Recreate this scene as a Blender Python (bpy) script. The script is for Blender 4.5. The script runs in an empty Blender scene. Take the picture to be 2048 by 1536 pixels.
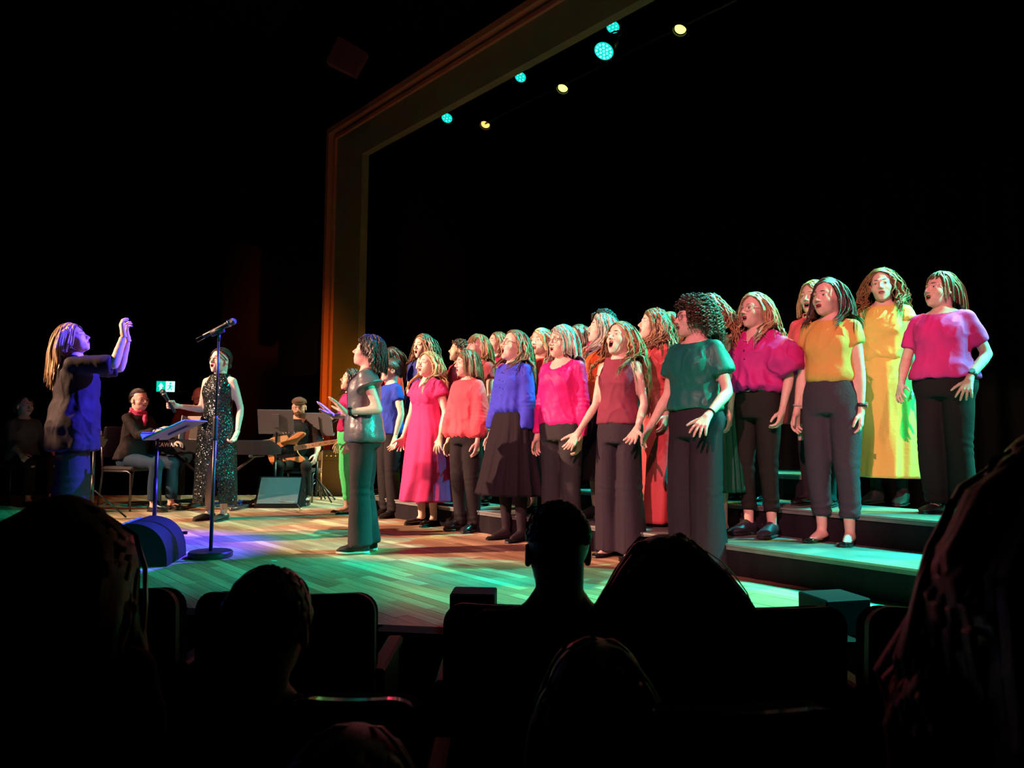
import bpy, math, random
import numpy as np
from mathutils import Vector, Matrix

# ------------------------------------------------------------------ camera, world, lights, exposure
SC = bpy.context.scene
COL = SC.collection
RNG = np.random.default_rng(7)
random.seed(7)
EYE, FOC = 0.86, 1450.0                      # eye height above the stage floor, focal length in pixels of the 2048 wide frame
PITCH = math.atan(100.0 / FOC)
ROLL = math.radians(0.45)

cam_d = bpy.data.cameras.new('camera'); cam = bpy.data.objects.new('camera', cam_d); COL.objects.link(cam)
cam_d.sensor_width = 36.0; cam_d.lens = FOC / 2048.0 * 36.0; cam_d.clip_start = 0.05; cam_d.clip_end = 200
cam_d.dof.use_dof = True; cam_d.dof.focus_distance = 5.2; cam_d.dof.aperture_fstop = 6.3
cam.matrix_world = Matrix.Translation((0, 0, EYE)) @ Matrix.Rotation(math.pi / 2 + PITCH, 4, 'X') @ Matrix.Rotation(ROLL, 4, 'Z')
SC.camera = cam
CAMR = np.array(cam.matrix_world.to_3x3())

SC.view_settings.view_transform = 'Standard'; SC.view_settings.look = 'None'
SC.view_settings.gamma = 1.0; SC.view_settings.use_curve_mapping = False
SC.view_settings.exposure = 0.18
SC.cycles.max_bounces = 5; SC.cycles.diffuse_bounces = 2; SC.cycles.glossy_bounces = 2
SC.cycles.caustics_reflective = False; SC.cycles.caustics_refractive = False
SC.cycles.sample_clamp_indirect = 2.0

W = bpy.data.worlds.new('dark_hall'); SC.world = W; W.use_nodes = True
W.node_tree.nodes['Background'].inputs[0].default_value = (0.5, 0.55, 0.6, 1)
W.node_tree.nodes['Background'].inputs[1].default_value = 0.0012

UX = np.array([0.665, -0.747]); NX = np.array([0.747, 0.665])          # along the stage front / upstage


def un(u, n, z=0.0):
    return Vector((u * UX[0] + n * NX[0], u * UX[1] + n * NX[1], z))


def spot(name, loc, target, color, power, size=40, blend=0.3, radius=0.06, gobo=None):
    l = bpy.data.lights.new(name, 'SPOT'); l.color = color; l.energy = power
    l.spot_size = math.radians(size); l.spot_blend = blend; l.shadow_soft_size = radius
    o = bpy.data.objects.new(name, l); COL.objects.link(o)
    o.location = loc
    o.rotation_euler = (Vector(target) - Vector(loc)).to_track_quat('-Z', 'Y').to_euler()
    return o


# the house's stage lights: side boom and balcony front light, colour washes, back light from the rig over the choir
PINK = (1.0, 0.30, 0.36); CYAN = (0.0, 0.95, 0.95); LIME = (0.42, 1.0, 0.10); GREEN = (0.02, 1.0, 0.38); AMBER = (1.0, 0.50, 0.12); BLUE = (0.05, 0.04, 1.0); PEACH = (1.0, 0.55, 0.36)
spot('side_key_lamp', (-10.5, 3.2, 5.4), (-0.2, 6.6, 0.9), PEACH, 11000, 20, 0.25, 0.05)
spot('side_key_lamp', (-9.8, 4.4, 5.2), (-2.7, 7.5, 0.9), PEACH, 6500, 24, 0.35, 0.05)
spot('balcony_pink_lamp', (-5.5, -9.0, 8.2), (1.1, 5.9, 1.6), PINK, 9000, 16, 0.35, 0.06)
spot('balcony_warm_lamp', (-1.5, -10.5, 8.6), (1.9, 5.8, 1.6), (1.0, 0.45, 0.38), 2300, 15, 0.4, 0.06)
for k, (u_, c_, p_) in enumerate(((-7.24, CYAN, 1100), (-5.61, CYAN, 1500), (-3.97, CYAN, 2000), (-2.33, CYAN, 2600), (-0.7, CYAN, 2900), (0.9, CYAN, 2900))):
    spot('rig_cyan_lamp', un(u_, 6.6, 5.5), un(u_ - 1.5, 4.5, 0.8), c_, p_, 31, 0.5, 0.05)
for k, (u_, c_, p_) in enumerate(((-7.6, AMBER, 1200), (-6.0, AMBER, 1300), (-4.2, LIME, 1100), (-2.6, GREEN, 1700), (-1.0, LIME, 1900), (0.6, LIME, 1900))):
    spot('rig_lime_lamp', un(u_, 7.35, 5.55), un(u_ - 1.4, 4.7, 1.0), c_, p_, 27, 0.5, 0.05)
spot('side_green_lamp', un(2.2, 6.6, 4.2), un(-2.6, 4.4, 1.0), (0.0, 0.95, 0.62), 3400, 30, 0.4, 0.05)
spot('soloist_teal_lamp', un(-2.6, 6.7, 5.4), (-0.95, 5.15, 1.3), (0.0, 0.8, 0.95), 700, 18, 0.4, 0.05)
spot('soloist_teal_lamp', un(-4.3, 6.7, 5.4), (-3.0, 7.15, 1.0), (0.0, 1.0, 0.80), 1500, 17, 0.4, 0.05)
spot('band_teal_lamp', (-1.0, -6.0, 7.0), (-2.7, 8.1, 0.2), (0.0, 0.65, 0.75), 2600, 6, 0.4, 0.05)
for x_, y_, u_, p_ in ((-0.9, 4.15, -4.6, 1900), (0.6, 3.85, -3.6, 2300), (2.0, 3.75, -2.2, 2300)):
    spot('apron_teal_lamp', un(u_, 6.6, 5.45), (x_, y_, 0.0), (0.0, 0.72, 0.95), p_ * .12, 19, 0.5, 0.06)
spot('conductor_blue_lamp', (1.6, 7.6, 4.6), (-2.6, 5.5, 0.9), BLUE, 17000, 25, 0.5, 0.06)
spot('band_red_lamp', (-3.8, 3.6, 4.6), (-3.4, 8.9, 0.4), (1.0, 0.16, 0.06), 300, 40, 0.6, 0.08)
spot('arch_amber_lamp', un(-7.9, 4.3, 0.25), un(-10.4, 5.64, 1.0), (1.0, 0.42, 0.05), 300, 62, 0.9, 0.1)
spot('arch_gold_lamp', (-0.5, -2.0, 5.0), un(-6.0, 5.6, 5.3), (1.0, 0.72, 0.12), 40, 60, 0.9, 0.2)


# ------------------------------------------------------------------ pixel to place helpers


def ray(px, py):
    d = CAMR @ np.array([(px - 1024) / FOC, -(py - 768) / FOC, -1.0])
    return d


def at_z(px, py, z):
    d = ray(px, py); t = (z - EYE) / d[2]
    return Vector((d[0] * t, d[1] * t, z))


def at_y(px, py, y):
    d = ray(px, py); t = y / d[1]
    return Vector((d[0] * t, y, EYE + d[2] * t))


def at_n(px, py, n):
    d = ray(px, py); t = n / (d[0] * NX[0] + d[1] * NX[1])
    return Vector((d[0] * t, d[1] * t, EYE + d[2] * t))


# ------------------------------------------------------------------ materials
MATS = {}


def mat(name, color, rough=0.6, metal=0.0, sheen=0.0, spec=0.5, bump=0.0, bscale=60.0, coat=0.0, vary=0.0, vscale=8.0, emit=None, estr=0.0, stretch=(1, 1, 1), weave=0):
    if name in MATS:
        return MATS[name]
    m = bpy.data.materials.new(name); m.use_nodes = True
    nt = m.node_tree; b = nt.nodes['Principled BSDF']
    c = tuple(color) + (1,)
    b.inputs['Base Color'].default_value = c; b.inputs['Roughness'].default_value = rough
    b.inputs['Metallic'].default_value = metal; b.inputs['Specular IOR Level'].default_value = spec
    b.inputs['Sheen Weight'].default_value = sheen; b.inputs['Coat Weight'].default_value = coat
    tc = nt.nodes.new('ShaderNodeTexCoord')
    mp = nt.nodes.new('ShaderNodeMapping'); mp.inputs['Scale'].default_value = stretch
    nt.links.new(tc.outputs['Object'], mp.inputs[0])
    if bump > 0:
        n = nt.nodes.new('ShaderNodeTexNoise'); n.inputs['Scale'].default_value = bscale; n.inputs['Detail'].default_value = 4
        nt.links.new(mp.outputs[0], n.inputs['Vector'])
        bp = nt.nodes.new('ShaderNodeBump'); bp.inputs['Strength'].default_value = bump; bp.inputs['Distance'].default_value = 0.01
        nt.links.new(n.outputs['Fac'], bp.inputs['Height']); nt.links.new(bp.outputs[0], b.inputs['Normal'])
    if vary > 0:
        n2 = nt.nodes.new('ShaderNodeTexNoise'); n2.inputs['Scale'].default_value = vscale; n2.inputs['Detail'].default_value = 5
        nt.links.new(mp.outputs[0], n2.inputs['Vector'])
        mr = nt.nodes.new('ShaderNodeMapRange'); mr.inputs['To Min'].default_value = 1 - vary; mr.inputs['To Max'].default_value = 1 + vary
        mr.inputs['From Min'].default_value = 0.3; mr.inputs['From Max'].default_value = 0.7
        nt.links.new(n2.outputs['Fac'], mr.inputs['Value'])
        mx = nt.nodes.new('ShaderNodeVectorMath'); mx.operation = 'SCALE'; mx.inputs[0].default_value = c[:3]
        nt.links.new(mr.outputs[0], mx.inputs['Scale']); nt.links.new(mx.outputs[0], b.inputs['Base Color'])
    if emit:
        b.inputs['Emission Color'].default_value = tuple(emit) + (1,); b.inputs['Emission Strength'].default_value = estr
    MATS[name] = m
    return m


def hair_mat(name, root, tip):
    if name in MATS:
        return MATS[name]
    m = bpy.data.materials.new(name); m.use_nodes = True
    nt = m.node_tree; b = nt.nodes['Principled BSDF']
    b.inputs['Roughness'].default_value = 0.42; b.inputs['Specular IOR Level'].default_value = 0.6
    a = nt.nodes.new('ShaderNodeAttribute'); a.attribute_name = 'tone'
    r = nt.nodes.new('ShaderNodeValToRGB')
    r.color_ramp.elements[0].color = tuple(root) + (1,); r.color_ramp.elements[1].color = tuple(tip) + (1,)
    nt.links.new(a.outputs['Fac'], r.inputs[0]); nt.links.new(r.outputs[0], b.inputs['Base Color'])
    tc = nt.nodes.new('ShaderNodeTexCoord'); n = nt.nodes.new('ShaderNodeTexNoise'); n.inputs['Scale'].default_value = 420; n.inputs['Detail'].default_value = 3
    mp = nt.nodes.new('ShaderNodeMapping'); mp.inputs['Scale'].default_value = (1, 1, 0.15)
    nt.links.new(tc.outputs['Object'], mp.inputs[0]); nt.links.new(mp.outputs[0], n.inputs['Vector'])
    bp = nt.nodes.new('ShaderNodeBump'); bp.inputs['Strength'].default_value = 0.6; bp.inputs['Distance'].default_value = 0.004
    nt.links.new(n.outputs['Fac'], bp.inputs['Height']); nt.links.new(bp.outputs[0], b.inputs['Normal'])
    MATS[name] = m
    return m


# ------------------------------------------------------------------ mesh accumulation: plain (verts, faces, material index) lists
class MB:
    def __init__(s):
        s.v = []; s.f = []; s.m = []; s.n = 0; s.attr = []

    def add(s, v, f, mi=0, a=None):
        v = np.asarray(v, dtype=float).reshape(-1, 3)
        s.v.append(v)
        if isinstance(f, np.ndarray):
            f = (f + s.n).tolist()
        else:
            f = [[i + s.n for i in q] for q in f]
        s.f += f
        s.m += ([mi] * len(f) if np.isscalar(mi) else list(mi))
        s.attr.append(np.full(len(v), 0.5) if a is None else (np.full(len(v), a) if np.isscalar(a) else np.asarray(a)))
        s.n += len(v)
        return s

    def verts(s):
        return np.concatenate(s.v) if s.v else np.zeros((0, 3))

    def setverts(s, v):
        s.v = [v]; s.attr = [np.concatenate(s.attr)]

    def box(s, c, size, R=None, mi=0, taper=1.0):
        x, y, z = [k / 2 for k in size]
        p = np.array([(-x, -y, -z), (x, -y, -z), (x, y, -z), (-x, y, -z), (-x * taper, -y * taper, z), (x * taper, -y * taper, z), (x * taper, y * taper, z), (-x * taper, y * taper, z)])
        if R is not None:
            p = p @ np.array(R).T
        return s.add(p + np.array(c), [(0, 3, 2, 1), (4, 5, 6, 7), (0, 1, 5, 4), (1, 2, 6, 5), (2, 3, 7, 6), (3, 0, 4, 7)], mi)

    def tube(s, pts, rad, sides=8, mi=0, flat=1.0, ref=None, a=None, cap=True):
        v, f = tube(pts, rad, sides, flat, ref, cap)
        return s.add(v, f, mi, a)

    def ball(s, c, r, mi=0, seg=12, rings=8):
        v, f = ellipsoid(c, (r, r, r) if np.isscalar(r) else r, seg, rings)
        return s.add(v, f, mi)

    def disc(s, c, axis, r, t, mi=0, seg=24):
        axis = np.array(axis, float); axis /= np.linalg.norm(axis)
        c = np.array(c, float)
        return s.tube([c - axis * t / 2, c + axis * t / 2], [r, r], seg, mi)

    def extrude(s, pts2, z0, z1, O, X, Y, Z, mi=0):
        """outline pts2 in the plane (X, Y) at O, thick from z0 to z1 along Z"""
        O, X, Y, Z = [np.array(k, float) for k in (O, X, Y, Z)]
        n = len(pts2)
        v = [O + X * a + Y * b + Z * z0 for a, b in pts2] + [O + X * a + Y * b + Z * z1 for a, b in pts2]
        f = [list(range(n))[::-1], list(range(n, 2 * n))] + [[i, (i + 1) % n, (i + 1) % n + n, i + n] for i in range(n)]
        return s.add(v, f, mi)

    def build(s, name, mats, parent=None, smooth=True, loc=None):
        me = bpy.data.meshes.new(name)
        v = s.verts()
        me.from_pydata(v.tolist(), [], s.f)
        if not isinstance(mats, (list, tuple)):
            mats = [mats]
        for m in mats:
            me.materials.append(m)
        if len(mats) > 1:
            me.polygons.foreach_set('material_index', np.array(s.m, dtype=np.int32))
        me.polygons.foreach_set('use_smooth', np.full(len(s.f), smooth))
        at = me.attributes.new('tone', 'FLOAT', 'POINT'); at.data.foreach_set('value', np.concatenate(s.attr).astype(np.float32))
        me.update()
        o = bpy.data.objects.new(name, me); COL.objects.link(o)
        if parent is not None:
            o.parent = parent
        if loc is not None:
            o.location = loc
        return o


def sharp(o, deg=35):
    """flat faces with smooth curved ones: edges sharper than deg split the shading"""
    me = o.data
    me.set_sharp_from_angle(angle=math.radians(deg))
    return o


def frames(pts, ref=None):
    p = np.asarray(pts, float); n = len(p)
    t = np.gradient(p, axis=0) if n > 1 else np.array([[0, 0, 1.0]])
    t /= np.linalg.norm(t, axis=1)[:, None] + 1e-12
    e1 = np.zeros_like(p)
    r = np.array(ref if ref is not None else ((0, 0, 1.0) if abs(t[0][2]) < 0.9 else (1.0, 0, 0)), float)
    for i in range(n):
        a = r - t[i] * (r @ t[i]); L = np.linalg.norm(a)
        if L < 1e-6:
            a = np.cross(t[i], (0.3, 0.9, 0.1)); L = np.linalg.norm(a)
        e1[i] = a / L
        if ref is None:
            r = e1[i]
    return t, e1, np.cross(t, e1)


def tube(pts, rad, sides=8, flat=1.0, ref=None, cap=True):
    p = np.asarray(pts, float); n = len(p)
    t, e1, e2 = frames(p, ref)
    rad = np.broadcast_to(np.asarray(rad, float), (n,)); flat = np.broadcast_to(np.asarray(flat, float), (n,))
    th = np.arange(sides) * 2 * math.pi / sides
    v = (p[:, None] + rad[:, None, None] * (np.cos(th)[None, :, None] * e1[:, None] + flat[:, None, None] * np.sin(th)[None, :, None] * e2[:, None])).reshape(-1, 3)
    i = np.arange(n - 1)[:, None] * sides; j = np.arange(sides)[None]; k = (j + 1) % sides
    f = np.stack([i + j, i + k, i + sides + k, i + sides + j], -1).reshape(-1, 4).tolist()
    if cap:
        f += [list(range(sides))[::-1], list(range((n - 1) * sides, n * sides))]
    return v, f


def ellipsoid(c, r, seg=16, rings=10, R=None):
    ph = np.linspace(0, math.pi, rings + 1)[1:-1]; th = np.arange(seg) * 2 * math.pi / seg
    v = [(0, 0, 1.0)] + [(math.sin(a) * math.cos(b), math.sin(a) * math.sin(b), math.cos(a)) for a in ph for b in th] + [(0, 0, -1.0)]
    v = np.array(v) * np.array(r)
    if R is not None:
        v = v @ np.array(R).T
    f = [[0, 1 + j, 1 + (j + 1) % seg] for j in range(seg)]
    for i in range(len(ph) - 1):
        for j in range(seg):
            a = 1 + i * seg; f.append([a + j, a + seg + j, a + seg + (j + 1) % seg, a + (j + 1) % seg])
    L = len(v) - 1; a = 1 + (len(ph) - 1) * seg
    f += [[L, a + (j + 1) % seg, a + j] for j in range(seg)]
    return v + np.array(c), f


def rings(st, seg=32):
    """loft of horizontal rings; st rows are (z, half width, half depth, x centre, y centre)"""
    st = np.array(st, float); th = np.arange(seg) * 2 * math.pi / seg
    v = np.stack([st[:, None, 3] + st[:, None, 1] * np.cos(th), st[:, None, 4] + st[:, None, 2] * np.sin(th), np.repeat(st[:, 0][:, None], seg, 1)], -1).reshape(-1, 3)
    n = len(st); i = np.arange(n - 1)[:, None] * seg; j = np.arange(seg)[None]; k = (j + 1) % seg
    f = np.stack([i + j, i + k, i + seg + k, i + seg + j], -1).reshape(-1, 4)
    if st[0, 0] > st[-1, 0]:
        f = f[:, ::-1]
    f = f.tolist() + ([list(range(seg))[::-1], list(range((n - 1) * seg, n * seg))] if st[0, 0] < st[-1, 0] else [list(range(seg)), list(range((n - 1) * seg, n * seg))[::-1]])
    return v, f


def remesh(mb, voxel):
    """weld overlapping closed shapes into one continuous skin; returns (verts, quads)"""
    me = bpy.data.meshes.new('tmp'); me.from_pydata(mb.verts().tolist(), [], mb.f)
    o = bpy.data.objects.new('tmp', me); COL.objects.link(o)
    md = o.modifiers.new('r', 'REMESH'); md.mode = 'VOXEL'; md.voxel_size = voxel; md.adaptivity = 0
    dg = bpy.context.evaluated_depsgraph_get()
    ev = o.evaluated_get(dg); em = ev.to_mesh()
    v = np.empty(len(em.vertices) * 3); em.vertices.foreach_get('co', v); v = v.reshape(-1, 3)
    nl = np.empty(len(em.loops), dtype=np.int64); em.loops.foreach_get('vertex_index', nl)
    f = nl.reshape(-1, 4)
    ev.to_mesh_clear(); bpy.data.objects.remove(o); bpy.data.meshes.remove(me)
    return v, f


def smooth_v(v, f, it=2, lam=0.5):
    f = np.asarray(f)
    e = np.concatenate([f[:, [0, 1]], f[:, [1, 2]], f[:, [2, 3]], f[:, [3, 0]]])
    a = np.concatenate([e[:, 0], e[:, 1]]); b = np.concatenate([e[:, 1], e[:, 0]])
    cnt = np.bincount(a, minlength=len(v))[:, None]
    for _ in range(it):
        s = np.stack([np.bincount(a, weights=v[b, k], minlength=len(v)) for k in range(3)], -1)
        v = v + lam * (s / np.maximum(cnt, 1) - v)
    return v


def normals(v, f):
    f = np.asarray(f); n = np.cross(v[f[:, 2]] - v[f[:, 0]], v[f[:, 3]] - v[f[:, 1]])
    out = np.zeros_like(v)
    for k in range(4):
        for c in range(3):
            out[:, c] += np.bincount(f[:, k], weights=n[:, c], minlength=len(v))
    return out / (np.linalg.norm(out, axis=1)[:, None] + 1e-12)


def wave(v, freq, seed, octs=3, stretch=(1, 1, 1)):
    """smooth pseudo noise from warped sines, about -1..1"""
    r = np.random.default_rng(seed); p = v * np.array(stretch) * freq; out = np.zeros(len(v)); amp = 1.0; tot = 0
    for o in range(octs):
        w = np.zeros(len(v))
        for _ in range(3):
            k = r.normal(size=3); k /= np.linalg.norm(k)
            k2 = r.normal(size=3)
            w += np.sin(p @ k * 2.2 + 1.3 * np.sin(p @ k2 * 0.9 + r.uniform(0, 6)) + r.uniform(0, 6.28))
        out += amp * w / 3; tot += amp; amp *= 0.55; p = p * 1.9
    return out / tot * 1.6


# ------------------------------------------------------------------ distance fields for heads and hands
def snets(F, org, h):
    s = F < 0
    nx, ny, nz = F.shape
    cs = [(a, b, c) for a in (0, 1) for b in (0, 1) for c in (0, 1)]
    sl = lambda A, o: A[o[0]:nx - 1 + o[0], o[1]:ny - 1 + o[1], o[2]:nz - 1 + o[2]]
    cnt = sum(sl(s, o).astype(np.int8) for o in cs)
    mix = (cnt > 0) & (cnt < 8)
    I = np.argwhere(mix); acc = np.zeros((len(I), 3)); num = np.zeros(len(I))
    for o in cs:
        for ax in range(3):
            if o[ax] == 1:
                continue
            p = list(o); p[ax] = 1
            A = F[I[:, 0] + o[0], I[:, 1] + o[1], I[:, 2] + o[2]]; B = F[I[:, 0] + p[0], I[:, 1] + p[1], I[:, 2] + p[2]]
            c = (A < 0) != (B < 0)
            t = np.where(c, A / np.where(c, A - B, 1), 0)
            q = np.tile(np.array(o, float), (len(I), 1)); q[:, ax] += t
            acc[c] += q[c]; num[c] += 1
    v = (I + acc / num[:, None]) * h + np.array(org)
    idx = np.full(mix.shape, -1, dtype=np.int64); idx[tuple(I.T)] = np.arange(len(I))
    quads = []
    for ax in range(3):
        b, c = [(1, 2), (2, 0), (0, 1)][ax]
        lo = [slice(None)] * 3; hi = [slice(None)] * 3; lo[ax] = slice(0, -1); hi[ax] = slice(1, None)
        ch = s[tuple(lo)] != s[tuple(hi)]
        E = np.argwhere(ch)
        ok = (E[:, b] > 0) & (E[:, c] > 0) & (E[:, b] < F.shape[b] - 1) & (E[:, c] < F.shape[c] - 1)
        E = E[ok]
        d = np.zeros((4, 3), dtype=int); d[0, b] = -1; d[0, c] = -1; d[1, c] = -1; d[3, b] = -1
        q = np.stack([idx[tuple((E + d[k]).T)] for k in range(4)], -1)
        ins = s[tuple(E.T)]
        q[~ins] = q[~ins][:, ::-1]
        quads.append(q)
    f = np.concatenate(quads)
    return v, f


def grid(lo, hi, h):
    ax = [np.arange(lo[k], hi[k] + h, h) for k in range(3)]
    X = np.stack(np.meshgrid(*ax, indexing='ij'), -1)
    return X


def s_ell(P, c, r):
    q = (P - np.array(c)); r = np.array(r)
    k0 = np.linalg.norm(q / r, axis=-1); k1 = np.linalg.norm(q / (r * r), axis=-1)
    return k0 * (k0 - 1) / np.maximum(k1, 1e-9)


def s_cap(P, a, b, ra, rb):
    a = np.array(a, float); b = np.array(b, float); d = b - a
    t = np.clip(((P - a) @ d) / (d @ d), 0, 1)
    return np.linalg.norm(P - a - t[..., None] * d, axis=-1) - (ra + (rb - ra) * t)


def smin(a, b, k):
    h = np.clip(0.5 + 0.5 * (b - a) / k, 0, 1)
    return b * (1 - h) + a * h - k * h * (1 - h)


def smax(a, b, k):
    return -smin(-a, -b, k)


def make_head(m, h, male=False):
    """face towards +Y, origin between the eyes' height and the middle of the skull; m = how far the mouth is open in metres"""
    P = grid((-0.095, -0.125, -0.16), (0.095, 0.13, 0.125), h)
    A = P.copy(); A[..., 0] = np.abs(P[..., 0])
    jz = -m * 0.75
    d = s_ell(P, (0, -0.014, 0.030), (0.072, 0.094, 0.086))
    d = smin(d, s_ell(P, (0, 0.020, -0.030), (0.059, 0.066, 0.075)), 0.025)
    d = smin(d, s_ell(P, (0, 0.026, -0.066 + jz), (0.045 if not male else 0.05, 0.052, 0.042)), 0.022)
    d = smin(d, s_ell(P, (0, 0.062, -0.094 + jz), (0.017, 0.015, 0.013)), 0.018)
    d = smin(d, s_ell(A, (0.036, 0.048, -0.030), (0.026, 0.026, 0.024)), 0.018)
    d = smin(d, s_cap(A, (0.010, 0.076, 0.019), (0.042, 0.062, 0.018), 0.009, 0.008), 0.014)
    d = smax(d, -s_ell(A, (0.031, 0.098, -0.001), (0.019, 0.021, 0.012)), 0.012)
    d = smin(d, s_ell(A, (0.031, 0.0655, -0.001), (0.0145, 0.0145, 0.0135)), 0.004)
    d = smin(d, s_cap(P, (0, 0.080, 0.006), (0, 0.103, -0.030), 0.0065, 0.0088), 0.010)
    d = smin(d, s_ell(A, (0.011, 0.090, -0.035), (0.0085, 0.011, 0.007)), 0.006)
    # muzzle and mouth
    d = smin(d, s_ell(P, (0, 0.066, -0.062 + jz * 0.4), (0.030, 0.020, 0.022 + m * 0.5)), 0.014)
    mc = -0.062 - m * 0.30
    if m > 0.004:
        d = smax(d, -s_ell(P, (0, 0.083, mc), (0.0165, 0.034, 0.003 + m * 0.62)), 0.004)
    # ears
    e = s_ell(A, (0.076, -0.008, -0.010), (0.010, 0.019, 0.031)); e = smax(e, -s_ell(A, (0.086, -0.002, -0.008), (0.008, 0.011, 0.019)), 0.004)
    d = smin(d, e, 0.006)
    d = smin(d, s_cap(P, (0, -0.030, -0.050), (0, -0.040, -0.145), 0.054 if not male else 0.06, 0.047 if not male else 0.056), 0.022)
    v, f = snets(d, (-0.095, -0.125, -0.16), h)
    c = v[f].mean(1)
    mi = np.zeros(len(f), dtype=int)
    if m > 0.004:
        q = s_ell(c, (0, 0.083, mc), (0.0175, 0.036, 0.004 + m * 0.64))
        mi[(q < 0) & (c[:, 1] < 0.085)] = 2
    return v, f, mi, mc


def make_hand(curl, spread, h, thumb=0.0):
    """right hand, wrist at the origin, fingers towards -Z, palm towards +Y, thumb towards +X"""
    P = grid((-0.085, -0.03, -0.20), (0.10, 0.10, 0.03), h)
    K = [((0.029, 0, -0.086), 0.068, 1.0), ((0.009, 0.0, -0.091), 0.077, 0.25), ((-0.012, 0, -0.087), 0.071, -0.45), ((-0.031, 0.001, -0.079), 0.056, -1.2)]
    d = s_cap(P, (0, 0, 0.03), (0, 0, -0.01), 0.0235, 0.022)
    d = np.minimum(d, s_ell(P, (0, 0, 0.01), (0.027, 0.021, 0.03)))
    for (k, L, sp) in K:
        d = smin(d, s_cap(P, (k[0] * 0.35, 0, -0.008), k, 0.0165, 0.0115), 0.010)
    for n, (k, L, sp) in enumerate(K):
        p = np.array(k); a = 0.0
        df = None
        for j, (fr, r0, r1) in enumerate(((0.44, 0.0102, 0.0090), (0.31, 0.0090, 0.0080), (0.25, 0.0080, 0.0066))):
            a += math.radians(curl[j]) * (1 + 0.12 * n)
            b = math.radians(spread) * sp
            q = p + L * fr * np.array((math.sin(b) * math.cos(a), math.sin(a), -math.cos(a) * math.cos(b)))
            c = s_cap(P, p, q, r0, r1); df = c if df is None else smin(df, c, 0.003); p = q
        d = smin(d, df, 0.0045)
    t0 = (0.014, 0.006, -0.022); t1 = (0.040 + 0.008 * (1 - thumb), 0.012 + 0.018 * thumb, -0.050); t2 = (0.056 + 0.014 * (1 - thumb) - 0.02 * thumb, 0.016 + 0.034 * thumb, -0.078); t3 = (0.064 + 0.02 * (1 - thumb) - 0.035 * thumb, 0.02 + 0.040 * thumb, -0.103)
    dt = smin(s_cap(P, t0, t1, 0.0155, 0.0115), s_cap(P, t1, t2, 0.0115, 0.0098), 0.004)
    dt = smin(dt, s_cap(P, t2, t3, 0.0095, 0.0075), 0.003)
    d = smin(d, dt, 0.009)
    return snets(d, (-0.085, -0.03, -0.20), h)


T_HEAD = {}; T_HAND = {}
HANDS = {'relax': ((16, 24, 14), 4, 0.45), 'open': ((4, 8, 4), 13, 0.0), 'flat': ((2, 4, 2), 5, 0.15), 'grip': ((62, 70, 40), 1, 0.9), 'soft': ((26, 34, 20), 6, 0.5), 'splay': ((12, 16, 10), 17, 0.0)}


def head_t(m, lod, male=False):
    k = (round(m, 4), lod, male)
    if k not in T_HEAD:
        T_HEAD[k] = make_head(m, 0.0049 if lod else 0.0070, male)
    return T_HEAD[k]


def hand_t(kind, lod):
    k = (kind, lod)
    if k not in T_HAND:
        c, s, t = HANDS[kind]; T_HAND[k] = make_hand(c, s, 0.0046 if lod else 0.0066, t)
    return T_HAND[k]
# ------------------------------------------------------------------ people
SKIN = [mat('skin_fair', (0.74, 0.50, 0.41), 0.5, spec=0.35, vary=0.06, vscale=30), mat('skin_warm', (0.64, 0.40, 0.30), 0.5, spec=0.35, vary=0.06, vscale=30), mat('skin_deep', (0.42, 0.24, 0.17), 0.5, spec=0.35, vary=0.06, vscale=30)]
LIP = mat('lips', (0.50, 0.10, 0.11), 0.4); MOUTH = mat('mouth_inside', (0.06, 0.008, 0.008), 0.6); TEETH = mat('teeth', (0.80, 0.76, 0.68), 0.3)
EYEW = mat('eye_white', (0.70, 0.68, 0.66), 0.2); IRIS = mat('iris', (0.03, 0.018, 0.012), 0.15)
BROWD = mat('brow_dark', (0.05, 0.03, 0.02), 0.8); BROWL = mat('brow_light', (0.22, 0.13, 0.07), 0.8)
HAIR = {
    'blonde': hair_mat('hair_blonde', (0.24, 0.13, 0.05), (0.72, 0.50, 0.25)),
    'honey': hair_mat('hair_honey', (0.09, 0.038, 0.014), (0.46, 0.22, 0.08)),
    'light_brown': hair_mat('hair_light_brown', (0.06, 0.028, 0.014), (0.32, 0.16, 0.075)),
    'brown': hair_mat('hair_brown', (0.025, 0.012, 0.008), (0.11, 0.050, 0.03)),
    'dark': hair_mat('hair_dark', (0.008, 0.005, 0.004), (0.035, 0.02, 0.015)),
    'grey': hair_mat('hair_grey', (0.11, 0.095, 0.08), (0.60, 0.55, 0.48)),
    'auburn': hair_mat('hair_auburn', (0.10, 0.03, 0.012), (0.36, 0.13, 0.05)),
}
EYEL = mat('upper_lash', (0.02, 0.012, 0.01), 0.7)

F_RINGS = np.array([(0.80, .150, .105, -.005), (0.88, .172, .118, -.012), (0.95, .166, .108, -.004), (1.03, .138, .092, 0), (1.09, .130, .088, .002), (1.18, .140, .097, .002), (1.26, .144, .100, .004), (1.32, .138, .092, .0), (1.36, .112, .076, -.008), (1.40, .070, .058, -.016), (1.455, .050, .051, -.022)])
M_RINGS = np.array([(0.80, .145, .105, -.005), (0.88, .160, .115, -.008), (0.95, .158, .108, -.004), (1.03, .152, .105, 0), (1.09, .154, .106, .004), (1.18, .168, .112, .004), (1.26, .178, .116, .004), (1.33, .170, .105, .0), (1.375, .140, .082, -.008), (1.41, .092, .066, -.016), (1.455, .060, .058, -.022)])


def nrm(v):
    v = np.array(v, float); return v / np.linalg.norm(v)


def rz(a):
    c, s = math.cos(a), math.sin(a); return np.array([[c, -s, 0], [s, c, 0], [0, 0, 1.0]])


def rx(a):
    c, s = math.cos(a), math.sin(a); return np.array([[1.0, 0, 0], [0, c, -s], [0, s, c]])


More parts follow.
